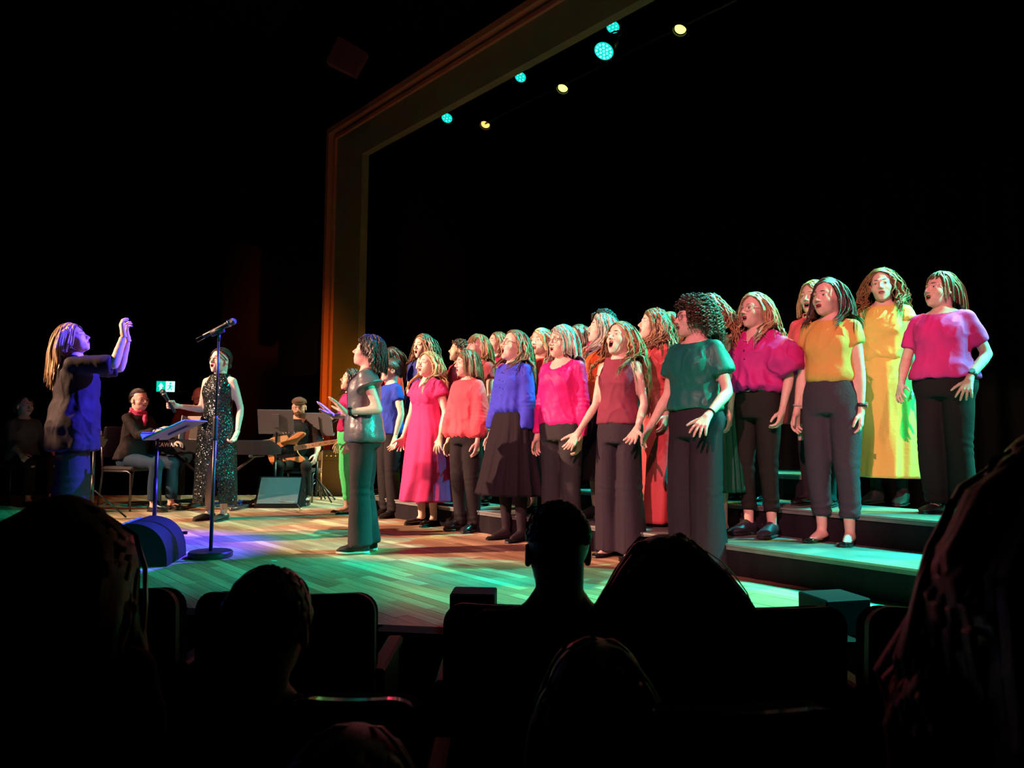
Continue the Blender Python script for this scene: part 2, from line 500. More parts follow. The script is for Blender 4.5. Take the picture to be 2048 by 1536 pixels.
def ry(a):
    c, s = math.cos(a), math.sin(a); return np.array([[c, 0, s], [0, 1.0, 0], [-s, 0, c]])


class Rig:
    """joint positions of one figure in its own space: x to its right hand, y forwards, z up, origin on the ground"""

    def __init__(s, H, g=1.0, male=False, lean=0.0, zoff=0.0, arms=None, legs=None, stance=0.075, foot_out=8, hyaw=0, hpitch=0, hroll=0, bust=1.0, step=0.0):
        s.S = S = H / 1.67; s.g = g; s.male = male; s.lean = lean; s.zoff = zoff; s.bust = 0 if male else bust
        s.R = (M_RINGS if male else F_RINGS).copy(); s.R[:, 1:3] *= g; s.R[-2:, 1:3] /= g ** 0.7
        sw = (0.175 if male else 0.143) * (1 + (g - 1) * 0.6)
        s.sh = [s.T((k * sw, -0.012, 1.348)) for k in (1, -1)]
        s.hip = [s.T((k * 0.088, -0.005, 0.885)) for k in (1, -1)]
        ua, fa = 0.282 * S, 0.242 * S
        s.elb, s.wri, s.hand = [], [], []
        arms = arms or {}
        for i, k in enumerate((1, -1)):
            a = arms.get('RL'[i], ((0.14, 0.02, -1), (0.05, 0.22, -1), 'relax', (-0.9, 0.2, 0)))
            cv = lambda d: nrm((d[0] * k, d[1], d[2]))
            e = s.sh[i] + cv(a[0]) * ua; w = e + cv(a[1]) * fa
            s.elb.append(e); s.wri.append(w)
            s.hand.append((a[2], cv(a[4]) if len(a) > 4 else cv(a[1]), cv(a[3])))
        if legs:
            s.knee = [np.array(l[0], float) for l in legs]; s.ank = [np.array(l[1], float) for l in legs]; s.fdir = [nrm(l[2]) if len(l) > 2 else np.array((0, 1.0, 0)) for l in legs]
        else:
            st = stance * S
            s.ank = [np.array((k * st * 1.15, -0.035 + k * step * 0.5, 0.075 * S)) for k in (1, -1)]
            s.knee = [(s.hip[i] + s.ank[i]) / 2 + np.array((0, 0.022, 0.01)) for i in (0, 1)]
            s.fdir = [nrm((k * math.sin(math.radians(foot_out)), math.cos(math.radians(foot_out)), 0)) for k in (1, -1)]
        s.RH = rz(math.radians(hyaw)) @ rx(math.radians(hpitch)) @ ry(math.radians(hroll))
        s.hs = S ** 0.5 * (1.05 if male else 1.06)
        piv = s.T((0, -0.030, 1.452)); s.neck = piv
        s.HO = piv + s.RH @ (np.array((0, 0.032, 0.090)) * s.hs)      # head origin

    def T(s, p):
        p = np.array(p, float) * s.S
        one = p.ndim == 1
        p = np.atleast_2d(p).copy()
        p[:, 1] += s.lean * np.maximum(p[:, 2] - 0.95 * s.S, 0)
        p[:, 2] += s.zoff
        return p[0] if one else p

    def H(s, p):
        return np.asarray(p) * s.hs @ s.RH.T + s.HO

    def torso_mesh(s, mb, R, seg=28, m=0.0):
        st = [(r[0], r[1] + m, r[2] + m, 0, r[3]) for r in R]
        v, f = rings(st, seg); mb.add(s.T(v), f)

    def ring_at(s, z):
        return np.array([np.interp(z, s.R[:, 0], s.R[:, k]) for k in (1, 2, 3)])


def body_mesh(r, mouth, lod, brow, skin, eyes='open'):
    mb = MB(); S, g = r.S, r.g
    r.torso_mesh(mb, r.R)
    mb.tube([r.T((0, -0.020, 1.40)), r.neck, r.H((0, -0.030, -0.06))], np.array([.052, .050, .048]) * (1.15 if r.male else 1) * S, 16)
    lg = (g - 1) * 0.7 + 1
    for i, k in enumerate((1, -1)):
        mb.tube([r.T((k * 0.035, -0.024, 1.400)), r.T((k * 0.080, -0.020, 1.372)), r.sh[i] - np.array((0, 0, .004))], np.array([.038, .038, .036]) * lg * S, 12)
        mg = (1.15 if r.male else 1.0) * lg * S
        s0, e, w = r.sh[i], r.elb[i], r.wri[i]
        mb.tube([s0 * .95 + e * .05, s0 * .7 + e * .3, s0 * .3 + e * .7, e], np.array([.040, .041, .037, .033]) * mg, 12)
        mb.ball(s0 - np.array((0, 0, .004)), .0425 * mg, seg=16, rings=12)
        mb.ball(e, .0335 * mg)
        mb.tube([e, e * .72 + w * .28, e * .3 + w * .7, w], np.array([.0335, .0355, .028, .0235 / (mg ** 0.5)]) * mg, 12)
        h, kn, a = r.hip[i], r.knee[i], r.ank[i]
        mb.tube([h, h * .6 + kn * .4, kn], np.array([.078, .071, .050]) * lg * S, 14)
        mb.ball(kn, .050 * lg * S)
        c = kn * .7 + a * .3 - np.array((0, .012, 0))
        mb.tube([kn, c, kn * .25 + a * .75, a], np.array([.051, .053, .038, .033]) * lg * S, 12)
        fd = r.fdir[i]; b = a.copy(); b[2] = a[2] - 0.03 * S
        mb.tube([a, b - fd * .03 * S, b + fd * .03 * S - np.array((0, 0, .006)), b + fd * .10 * S - np.array((0, 0, .020)) * S, b + fd * .155 * S - np.array((0, 0, .028)) * S], np.array([.034, .038, .036, .026, .014]) * S, 12, ref=(0, 0, 1) if abs(fd[2]) < .5 else None)
    v, f = remesh(mb, 0.0140 if lod else 0.0185)
    v = smooth_v(v, f, 3)
    out = MB(); out.add(v, f, 0)
    # head with its face
    hv, hf, hm, mc = head_t(mouth, lod, r.male)
    out.add(r.H(hv), hf, hm)
    L = np.linspace(0, 2 * math.pi, 25)[:-1]; m = mouth
    # lips: a ring of flesh around the opening
    hw = 0.0235 - m * 0.10; hh = 0.0035 + m * 0.66
    lp = np.stack([hw * np.cos(L), 0.0865 - 0.0085 * np.cos(L) ** 2 - (0.006 * m / 0.03) * np.clip(-np.sin(L), 0, 1), mc + hh * np.sin(L)], -1)
    lp2 = np.concatenate([lp, lp[:1]])
    out.tube(r.H(lp2), (0.0036 + 0.0010 * np.abs(np.sin(np.append(L, 0)))) * r.hs, 6, 1, cap=False)
    if m <= 0.004:
        out.tube(r.H([(x, 0.0895 - 9 * x * x, mc) for x in np.linspace(-0.019, 0.019, 7)]), 0.0016, 5, 2)
    else:
        tw = np.linspace(-0.012, 0.012, 6)
        a = np.array([(x, 0.081 - 12 * x * x, mc + hh - 0.002) for x in tw] + [(x, 0.081 - 12 * x * x, mc + hh - 0.002 - min(0.007, hh)) for x in tw[::-1]])
        b = a - np.array((0, 0.004, 0)); n = len(a)
        out.add(r.H(np.concatenate([a, b])), [list(range(n))[::-1], list(range(n, 2 * n))] + [[i, (i + 1) % n, (i + 1) % n + n, i + n] for i in range(n)], 4)
    for k in (1, -1):
        cx = 0.031 * k; cy, rr = 0.0660, 0.0142
        hgt = 0.0046 if eyes == 'open' else 0.0010
        U = np.linspace(-0.0115, 0.0115, 9); pts = []; fc = []
        sph = lambda x, z, q: (cx + x, cy + math.sqrt(max(q * q - x * x - z * z, 1e-9)), z - 0.001)
        for x in U:
            hz = hgt * math.sqrt(max(1 - (x / 0.0117) ** 2, 0))
            pts += [sph(x, -hz * 0.8, rr + .0004), sph(x, 0, rr + .0008), sph(x, hz, rr + .0004)]
        for i in range(len(U) - 1):
            for j in (0, 1):
                fc.append([3 * i + j, 3 * i + j + 1, 3 * i + 3 + j + 1, 3 * i + 3 + j])
        if eyes == 'open':
            out.add(r.H(pts), fc, 5)
            q = [sph(0.0044 * math.cos(t), min(0.0044 * math.sin(t), hgt * .95), rr + .0013) for t in np.linspace(0, 2 * math.pi, 13)[:-1]]
            out.add(r.H(q), [list(range(12))], 6)
        up = [sph(x, (hgt if eyes == 'open' else -hgt * 2) * math.sqrt(max(1 - (x / 0.0117) ** 2, 0)), rr + .001) for x in U]
        out.tube(r.H(up), 0.0013, 5, 7)
        bz = 0.0215
        out.tube(r.H([(k * x, 0.0860 - 14 * (x - 0.006) ** 2 - (0.004 if x > .04 else 0), bz + 0.0035 * math.sin((x - .012) / .034 * math.pi * .8)) for x in np.linspace(0.013, 0.047, 7)]), np.array([.0028, .0034, .0036, .0034, .003, .0024, .0012]), 6, 3, flat=0.6)
    for i in (0, 1):
        kind, fdv, pn = r.hand[i]
        hv, hf = hand_t(kind, lod)
        fdv = nrm(fdv); pn = nrm(pn - fdv * (pn @ fdv)); th = np.cross(fdv, pn)
        if i == 1:
            th = -th; hf = hf[:, ::-1]
        B = np.stack([th, pn, -fdv], 1)
        out.add((hv * (0.96 * S if not r.male else 1.03 * S)) @ B.T + r.wri[i] + fdv * 0.008, hf, 0)
    return out, [skin, LIP, MOUTH, brow, TEETH, EYEW, IRIS, EYEL]


CR_C = np.array((0, -0.014, 0.030)); CR_R = np.array((0.072, 0.094, 0.086))


def scalp(d, hl=0.0):
    """hair bearing part of the unit skull sphere; hl moves the hairline back"""
    x, y, z = d[..., 0], d[..., 1], d[..., 2]
    return ((y < 0.12 - hl) | (z > 0.44 + hl + 0.10 * np.clip(y, 0, 1))) & ((y < -0.16) | (z > 0.05)) & (z > -0.62)


def hair_mesh(r, st, seed, lod):
    rg = np.random.default_rng(seed); out = MB()
    kind = st.get('kind', 'long'); hl = st.get('hairline', 0.0)
    off = st.get('vol', 0.010)
    # close cap over the skull
    nt, npz = (44, 30) if lod else (26, 18)
    th = np.arange(nt) * 2 * math.pi / nt; ph = np.linspace(0.001, math.pi * 0.80, npz)
    D = np.stack([np.sin(ph)[:, None] * np.cos(th), np.sin(ph)[:, None] * np.sin(th), np.repeat(np.cos(ph)[:, None], nt, 1)], -1)
    capr = CR_R + (0.005 if kind in ('crop', 'fringe_bald') else off * 0.75)
    v = (CR_C + D * capr).reshape(-1, 3)
    lum = 0.35 + 0.3 * rg.random(len(v))
    ok = scalp(D, hl)
    fs = []
    for i in range(npz - 1):
        for j in range(nt):
            k = (j + 1) % nt
            if (ok[i, j] or ok[i, k]) and (ok[i + 1, j] or ok[i + 1, k]) and (kind != 'fringe_bald' or ph[i] > 1.1):
                fs.append([i * nt + j, (i + 1) * nt + j, (i + 1) * nt + k, i * nt + k])
    if fs:
        out.add(r.H(v), fs, 0, lum)
    if kind == 'fringe_bald':
        return out
    N = st.get('n', 460 if lod else 190)
    d = rg.normal(size=(N * 6, 3)); d /= np.linalg.norm(d, axis=1)[:, None]
    d = d[scalp(d, hl) & (d[:, 2] > (-0.45 if kind != 'crop' else 0.12))][:N]; N = len(d)
    T = st.get('steps', 11 if lod else 8)
    part = st.get('part', 0.15)
    L = st['len'] * (0.82 + 0.3 * rg.random(N))
    p = CR_C + d * (CR_R + off * 0.6)
    side = np.sign(d[:, 0] - part * (0.4 + 0.6 * (d[:, 1] > -0.2))); side[side == 0] = 1
    path = [p.copy()]
    if kind == 'updo':
        bun = np.array(st.get('bun', (0, -0.105, 0.02)))
        bd = (bun - CR_C) / CR_R; bd /= np.linalg.norm(bd)
        om = np.arccos(np.clip(d @ bd, -1, 1))[:, None]
        for t in np.linspace(0, 1, T)[1:]:
            q = (np.sin((1 - t) * om) * d + np.sin(t * om) * bd) / np.maximum(np.sin(om), 1e-3)
            q /= np.linalg.norm(q, axis=1)[:, None]
            path.append(CR_C + q * (CR_R + off + 0.003 * math.sin(t * 3.1)))
        P = np.stack(path, 1)
    else:
        g = r.RH.T @ np.array((0, 0, -1.0))
        bang = np.zeros(N, bool)
        if st.get('bangs'):
            bang = (d[:, 1] > 0.25) & (np.abs(d[:, 0]) < 0.62) & (d[:, 2] > 0.45)
            L[bang] = st['bangs'] * (0.9 + 0.2 * rg.random(bang.sum()))
        dr = np.stack([side * 0.9, -0.35 + 0.2 * rg.normal(size=N) - 0.5 * (d[:, 1] > 0.2) * (1 - np.abs(d[:, 0])), -0.15 * np.ones(N)], -1)
        back = d[:, 1] < -0.35
        dr[back] = np.stack([d[back, 0] * 0.5, -0.8 * np.ones(back.sum()), -0.5 * np.ones(back.sum())], -1)
        dr[bang] = np.stack([d[bang, 0] * 0.2, np.ones(bang.sum()), -0.2 * np.ones(bang.sum())], -1)
        if kind == 'back':
            dr = np.stack([side * 0.25, -np.ones(N), np.zeros(N)], -1)
        dr += st.get('noise', 0.11) * rg.normal(size=(N, 3)); dr /= np.linalg.norm(dr, axis=1)[:, None]
        S = r.S
        sh = [(s_ - r.HO) @ r.RH / r.hs for s_ in r.sh]
        ch = (r.T((0, 0.0, 1.20)) - r.HO) @ r.RH / r.hs
        lay = off * (0.55 + 0.55 * rg.random(N))[:, None]
        spread = st.get('spread', 0.0)
        fwd = (d[:, 1] > -0.22) & (rg.random(N) < st.get('front', 0.75)) & (not st.get('bob')) if st['len'] > .32 else np.zeros(N, bool)
        for t in range(1, T):
            w = t / T
            dr = dr * (0.72 if kind != 'afro' else 0.9) + g * (0.42 if kind != 'afro' else 0.14) + (0.012 if kind != 'afro' else 0.02) * rg.normal(size=(N, 3))
            dr[:, 0] += spread * side * 0.1 * (w < 0.6)
            lowf = fwd & (p[:, 2] < -0.05) & (p[:, 1] < 0.07)
            dr[lowf, 1] += 0.55
            lf2 = fwd & (p[:, 2] < -0.08); p[lf2, 0] = np.clip(p[lf2, 0], -0.112, 0.112)
            dr /= np.linalg.norm(dr, axis=1)[:, None]
            p = p + dr * (L / T)[:, None]
            for c, rad in ((CR_C, CR_R), (np.array((0, 0.012, -0.045)), np.array((0.062, 0.062, 0.080))), (np.array((0, -0.035, -0.10)), np.array((0.055, 0.058, 0.09)))):
                rr = rad + lay; q = (p - c) / rr; l = np.linalg.norm(q, axis=1)[:, None]
                p = np.where(l < 1, c + q / np.maximum(l, 1e-6) * rr, p)
            fr = (p[:, 1] > 0.020) & (p[:, 2] < 0.055) & (~bang)
            lim = 0.058 + st.get('open', 0.0)
            m = fr & (np.abs(p[:, 0]) < lim) & (p[:, 2] > -0.13)
            p[m, 0] = side[m] * lim
            fy = (p[:, 1] > 0.052) & (p[:, 2] < 0.055) & (p[:, 2] > -0.14) & (~bang); p[fy, 1] = 0.052
            if st.get('clampx'):
                lo_ = p[:, 2] < 0.0; p[lo_, 0] = np.clip(p[lo_, 0], -st['clampx'], st['clampx'])
            # shoulders and chest
            a, b = np.array(sh[0]), np.array(sh[1]); ab = b - a
            tt = np.clip((p - a) @ ab / (ab @ ab), 0, 1)[:, None]; cl = a + tt * ab
            dd = p - cl; l = np.linalg.norm(dd, axis=1)[:, None]; rad = 0.066 * S * r.g + lay * 0.5
            p = np.where(l < rad, cl + dd / np.maximum(l, 1e-6) * rad, p)
            rr = np.array((0.175, 0.135, 0.24)) * S * r.g + lay * 0.5; q = (p - ch) @ r.RH.T / rr; l = np.linalg.norm(q, axis=1)[:, None]
            p = np.where(l < 1, ch + ((q / np.maximum(l, 1e-6)) * rr) @ r.RH, p)
            path.append(p.copy())
        P = np.stack(path, 1)
    # waves and curls
    wa, wf, cu = st.get('wave', 0.0), st.get('freq', 55.0), st.get('curl', 0.0)
    s_ = np.linspace(0, 1, P.shape[1])[None] * L[:, None]
    if wa or cu:
        ax = np.cross(P[:, 0] - CR_C, (0, 0, 1.0)); ax /= np.linalg.norm(ax, axis=1)[:, None] + 1e-9
        ou = P - np.array((0, -0.02, 0)); ou[..., 2] = 0; ou /= np.linalg.norm(ou, axis=2)[..., None] + 1e-9
        phs = (np.arctan2(d[:, 0], d[:, 1]) * 2.0 + rg.uniform(-1.2, 1.2, N))[:, None]
        ramp = np.clip(s_ / (st.get('wstart', 0.12)), 0, 1) ** 1.2
        P = P + (wa * ramp * np.sin(wf * s_ + phs))[..., None] * ax[:, None] + (cu * ramp * np.cos(wf * s_ + phs))[..., None] * ou + (cu * ramp * 0.9)[..., None] * ou
        P[..., 2] += cu * 0.6 * ramp * np.sin(wf * s_ + phs + 1.0)
    th_ = st.get('thick', 0.0092 if lod else 0.0125)
    # all the locks in one vectorised pass
    n, Tn = P.shape[:2]
    t = np.gradient(P, axis=1); t /= np.linalg.norm(t, axis=2)[..., None] + 1e-9
    ref = P - CR_C; ref /= np.linalg.norm(ref, axis=2)[..., None] + 1e-9
    e1 = np.cross(t, ref); e1 /= np.linalg.norm(e1, axis=2)[..., None] + 1e-9; e2 = np.cross(t, e1)
    u = np.linspace(0, 1, Tn)
    prof = np.clip(np.minimum(0.55 + 3 * u, 1.0) * (1 - u ** st.get('taper', 4.5) * 0.93), 0.07, 1)
    w = (th_ * (0.6 + 0.8 * rg.random(n)))[:, None] * prof[None]
    if st.get('bangs') and kind != 'updo':
        w[bang] *= 0.8
    sides = 3
    a = np.arange(sides) * 2 * math.pi / sides
    V = P[:, :, None] + w[:, :, None, None] * (np.cos(a)[None, None, :, None] * e1[:, :, None] + st.get('flat', 0.24) * np.sin(a)[None, None, :, None] * e2[:, :, None])
    V = V.reshape(-1, 3)
    i = (np.arange(n)[:, None] * Tn + np.arange(Tn - 1)[None]).reshape(-1)[:, None] * sides; j = np.arange(sides)[None]; k = (j + 1) % sides
    F = np.stack([i + j, i + k, i + sides + k, i + sides + j], -1).reshape(-1, 4)
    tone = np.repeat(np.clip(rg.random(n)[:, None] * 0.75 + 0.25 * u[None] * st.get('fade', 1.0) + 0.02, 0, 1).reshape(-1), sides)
    out.add(r.H(V), F, 0, tone)
    if kind == 'updo':
        bc = CR_C + bd * (CR_R + 0.012)
        for q in range(10):
            A = q * 0.63; rr_ = st.get('bunr', 0.022)
            t_ = np.linspace(0, 2 * math.pi, 12)
            ring = np.stack([rr_ * np.cos(t_) * math.cos(A), -0.012 + rr_ * 0.7 * np.sin(t_), rr_ * np.cos(t_) * math.sin(A)], -1) + bc
            out.tube(r.H(ring), 0.009, 6, 0, a=0.2 + 0.06 * q)
    return out


# ------------------------------------------------------------------ clothes: solid shapes a little larger than the body, so limbs come out of real hems
def top_mesh(r, hem=0.98, sleeve=0.5, m=0.012, loose=0.2, sl=0.016, flare=1.0, neck='crew', blouse=0.0, fold=0.008, seed=1, lod=True, gather=False, dress=False, cuff=1.0, puff=0.0, hi=1.398, shoulder=0.0):
    mb = MB(); S, g = r.S, r.g
    zs = np.concatenate([np.arange(hem, 1.32, 0.035), [1.325, 1.36, hi]]); tuck = hem >= 0.985 and not blouse and not dress
    rb = r.ring_at(1.26); st = []
    for z in zs:
        q = r.ring_at(max(z, 0.82))
        lo = loose if z < 1.26 else loose * max(0, (1.34 - z) / 0.08)
        a = q[0] + lo * max(0, rb[0] * 1.03 - q[0]); b = q[1] + lo * max(0, rb[1] * 1.12 - q[1])
        w = max(0.0, (1.26 - z) / max(1.26 - hem, .01))
        a *= 1 + (flare - 1) * w; b *= 1 + (flare - 1) * w
        if blouse:
            k = math.exp(-((z - hem - 0.045) / 0.05) ** 2); a += blouse * k; b += blouse * k
            if z <= hem + 0.012:
                a -= 0.015; b -= 0.015
        mm = m if z < 1.355 else m * 0.8
        if z < 1.08 and not tuck and not blouse and not dress:
            mm += (0.012 + 0.010 * max(0, (r.g - .95) * 4)) * min(1, (1.08 - z) / 0.05)
        if z < 1.06 and tuck:
            mm -= 0.010
        if neck == 'cowl' and z >= 1.375:
            mm += 0.006
        st.append((z, a + mm, b + mm, 0, q[2]))
    v, f = rings(st, 36)
    mb.add(r.T(v), f)
    if r.bust:
        for k in (1, -1):
            mb.ball(r.T((k * 0.056, 0.058, 1.235)), (np.array((.078, .052 * r.bust, .078)) * g + m * 0.8) * S, seg=18, rings=12)
        mb.ball(r.T((0, 0.052, 1.225)), (np.array((.09, .050 * r.bust, .085)) * g + m * 0.8) * S, seg=18, rings=12)
    lg = (g - 1) * 0.7 + 1
    for i, k in enumerate((1, -1)):
        mg = (1.15 if r.male else 1.0) * lg * S
        if sleeve > 0.0:
            mb.tube([r.T((k * 0.040, -0.024, 1.384)), r.T((k * 0.085, -0.020, 1.366)), r.sh[i] - np.array((0, 0, .004))], np.array([.036, .037, .036]) * lg * S + m * .8, 12)
            mb.ball(r.sh[i] - np.array((0, 0, .004)), .0430 * mg + m * .85, seg=16, rings=12)
            s0, e, w = r.sh[i], r.elb[i], r.wri[i]
            L1, L2 = np.linalg.norm(e - s0), np.linalg.norm(w - e)
            pts, rad = [], []
            for t in np.linspace(0.03, min(sleeve, 1.0), 6):
                pts.append(s0 + (e - s0) * t)
                ww = t / max(sleeve, .01)
                rad.append(np.interp(t, [0, .4, 1], [.040, .041, .0345]) * mg + m * .9 * (1 - ww) + sl * ww + puff * math.sin(min(ww, 1) * math.pi))
            if sleeve > 1.0:
                for t in np.linspace(0.08, sleeve - 1.0, 8):
                    pts.append(e + (w - e) * t); ww = (1 + t) / sleeve
                    rad.append((np.interp(t, [0, .3, 1], [.0345, .0365, .025]) * mg + m * (1 - ww) + sl * ww) * (1 if t < 0.88 * (sleeve - 1) else cuff) + puff * math.sin(min(ww, 1) * math.pi))
            mb.tube(pts, rad, 14)
            if sleeve > 1.0:
                mb.ball(e, rad[6] * 0.98)
        else:
            mb.tube([r.T((k * 0.040, -0.022, 1.384)), r.T((k * (0.098 + shoulder), -0.016, 1.365))], np.array([.042, .044]) * lg * S + m * .7, 12)
    v, f = remesh(mb, 0.0100 if lod else 0.0145)
    v0 = v; v = smooth_v(v, f, 7 if lod else 4)
    ch = (np.exp(-(((v[:, 2] - r.zoff) / S - 1.24) / 0.12) ** 2))[:, None]; v2 = smooth_v(v, f, 11 if lod else 6); v = v * (1 - ch) + v2 * ch
    n = normals(v, f); z = (v[:, 2] - r.zoff) / S
    # folds: tension diagonals on the trunk, drapes below the bust, rings on the sleeves
    am = fold * (0.35 + 0.65 * np.clip((1.36 - z) / 0.3, 0, 1))
    d = wave(v, 15, seed, 2, (1, 1, 0.5)) * am * 0.75 + wave(v, 30, seed + 5, 1, (1, 1, 1.0)) * am * 0.22
    d += ((1 - np.clip(np.abs(wave(v, 13, seed + 7, 2, (1, 1, 0.7))), 0, 1)) ** 4 - .15) * fold * 0.9 * np.clip((1.40 - z) / 0.1, 0.2, 1)
    ang = np.arctan2(v[:, 0], v[:, 1])
    if loose > 0.5:
        d += np.sin(ang * 11 + 2 * wave(v, 4, seed + 9, 1)) * 0.55 * fold * np.clip((1.22 - z) / 0.15, 0, 1)
    if gather:
        near = np.exp(-((z - 1.34) / 0.06) ** 2) * (v[:, 1] > 0)
        d += np.sin(v[:, 0] * 260) * 0.0025 * near
    if sleeve > 1.0:
        for i in (0, 1):
            e = r.elb[i]; q = np.exp(-(np.linalg.norm(v - e, axis=1) / 0.09) ** 2)
            d += np.sin((v - e) @ nrm(r.wri[i] - e) * 190 + 1.5 * wave(v, 12, seed + 3, 1)) * 0.0028 * q
    v = v + n * d[:, None]
    # neckline: the cloth is tucked under the skin inside the neck opening
    yc = -0.018 + r.lean * (1.40 - 0.95)
    x, y = v[:, 0] / S, v[:, 1] / S - yc
    if neck == 'v':
        dep, wd = 0.125, 0.050
        k = (y > 0.02) & (z > 1.41 - dep) & (np.abs(x) < wd * (z - (1.41 - dep)) / dep)
        edge = np.clip((wd * (z - (1.41 - dep)) / dep - np.abs(x)) / 0.012, 0, 1) * (y > 0.01)
        v = v - n * (0.022 * edge * np.clip((z - (1.41 - dep)) / 0.01, 0, 1))[:, None]
    if neck in ('scoop', 'boat', 'wide'):
        ww, dd = {'scoop': (0.090, 0.085), 'boat': (0.125, 0.038), 'wide': (0.155, 0.060)}[neck]
        e = 1 - np.sqrt((x / ww) ** 2 + (np.clip(1.418 - z, 0, 1) / dd) ** 2)
        v = v - n * (0.024 * np.clip(e / 0.12, 0, 1) * (y > -0.03))[:, None]
    out = MB(); out.add(v, f, 0)
    return out


def skirt_mesh(r, z0=1.06, hem=0.38, w0=0.0, hw=0.27, hd=0.24, pleats=14, amp=0.05, seed=3, seg=112, rows=34, slit=None, hip=0.02, sway=0.0):
    zs = np.linspace(z0, hem, rows); st = []
    for z in zs:
        q = r.ring_at(max(z, 0.84)); t = (z0 - z) / (z0 - hem)
        a = q[0] + 0.013 + hip * min(1, t * 5); b = q[1] + 0.013 + hip * min(1, t * 5)
        if z < 0.90:
            q9 = r.ring_at(0.88); w = (0.90 - z) / (0.90 - hem); a = (q9[0] + .013 + hip) * (1 - w) + hw * w; b = (q9[1] + .013 + hip) * (1 - w) + hd * w
        st.append((z, a, b, 0, q[2]))
    st += [(hem + 0.001, st[-1][1] - 0.012, st[-1][2] - 0.012, 0, st[-1][4]), (hem + 0.05, st[-1][1] - 0.02, st[-1][2] - 0.02, 0, st[-1][4])]
    v, f = rings(st, seg)
    th = np.tile(np.arange(seg) * 2 * math.pi / seg, len(st)); z = v[:, 2]
    t = np.clip((z0 - z) / (z0 - hem), 0, 1); rg = np.random.default_rng(seed)
    r0 = rg.uniform(0, 6, 4)
    w = np.sin(th * pleats + r0[0] + 0.9 * np.sin(th * 3 + r0[1]) + 0.5 * np.sin(z * 6 + r0[2]))
    w += 0.45 * np.sin(th * (pleats * 2 + 3) + r0[3] + 2 * np.sin(z * 4 + th))
    k = 1 + amp * w * (0.18 + 0.82 * t ** 0.8)
    v[:, 0] *= k; v[:, 1] *= k
    v[:, 1] += sway * t
    if slit:
        c = v[np.array(f[:-2])].mean(1); an = np.degrees(np.arctan2(c[:, 1], c[:, 0])) % 360
        ww = slit[2] * np.clip((slit[1] - c[:, 2]) / (slit[1] - hem), 0, 1)
        cut = (c[:, 2] < slit[1]) & (np.abs((an - slit[0] + 180) % 360 - 180) < ww)
        f = [q for q, k_ in zip(f[:-2], cut) if not k_][: None]
    out = MB(); out.add(r.T(v), f, 0)
    return out


def trousers_mesh(r, hem=0.10, shape='straight', z0=1.05, m=0.012, seed=2, lod=True, fold=0.007, solid=True):
    mb = MB(); S, g = r.S, r.g; lg = (g - 1) * 0.7 + 1
    zs = [0.80, 0.86, 0.92, 0.98, z0 - 0.015, z0]
    st = [(z, r.ring_at(z)[0] + m * (.75 if z > .95 else 1), r.ring_at(z)[1] + m * (.75 if z > .95 else 1), 0, r.ring_at(z)[2]) for z in zs]
    v, f = rings(st, 32); mb.add(r.T(v), f)
    P = {'slim': [.086, .078, .064, .058, .056], 'straight': [.088, .088, .078, .074, .072], 'wide': [.088, .093, .096, .104, .116], 'flare': [.088, .082, .070, .078, .094], 'taper': [.092, .096, .080, .068, .062]}[shape]
    for i in (0, 1):
        h, kn, a = r.hip[i], r.knee[i], r.ank[i]
        hz = hem * S
        if r.zoff == 0:
            e = a.copy(); e[2] = hz
        else:
            t = 0.92; e = kn * (1 - t) + a * t
        if shape in ('wide', 'flare'):
            e = e + np.array((0, 0.01, 0))
        pts = [h + np.array((0, 0, 0.0)), h * .5 + kn * .5, kn, kn * .5 + e * .5, e]
        rad = (np.array(P) * lg) * S
        up = np.array((0, 1.0, 0)) if r.zoff == 0 else None
        mb.tube(pts, rad, 20, flat=1.0, ref=up)
        if r.zoff:
            mb.ball(kn, rad[2] * 1.04, seg=16, rings=10)
    if r.zoff == 0:
        for i in (0, 1):
            mb.ball(r.hip[i] + np.array((-.004 * (1 - 2 * i), -0.028, 0.02)), np.array((.092, .108, .10)) * lg * S, seg=16, rings=10)
    v, f = remesh(mb, 0.0120 if lod else 0.018)
    v = smooth_v(v, f, 3); n = normals(v, f); z = v[:, 2] / S
    d = wave(v, 11, seed, 2, (1, 1, 0.35)) * fold
    kz = r.knee[0][2] / S
    if r.zoff == 0:
        d += np.sin(z * 105 + 2.5 * wave(v, 9, seed + 1, 1)) * 0.0034 * np.exp(-((z - kz + 0.02) / 0.075) ** 2) * (0.4 + 0.6 * (v[:, 1] < 0))
        d += np.sin(z * 120 + 2.5 * wave(v, 11, seed + 2, 1)) * 0.0035 * np.exp(-((z - hem - 0.05) / 0.06) ** 2) * (shape in ('slim', 'straight', 'taper'))
        d += np.abs(np.sin(np.arctan2(v[:, 0], v[:, 1]) * 3)) * 0
        # pressed crease down the front of each leg
        for i in (0, 1):
            cx = np.interp(v[:, 2], [r.ank[i][2], r.hip[i][2]], [r.ank[i][0], r.hip[i][0]])
            d += 0.004 * np.exp(-((v[:, 0] - cx) / 0.006) ** 2) * (n[:, 1] > 0.6) * (z < 0.8) * (shape in ('wide', 'straight', 'flare'))
    v = v + n * d[:, None]
    v[:, 2] = np.maximum(v[:, 2], 0.012)
    out = MB(); out.add(v, f, 0)
    return out


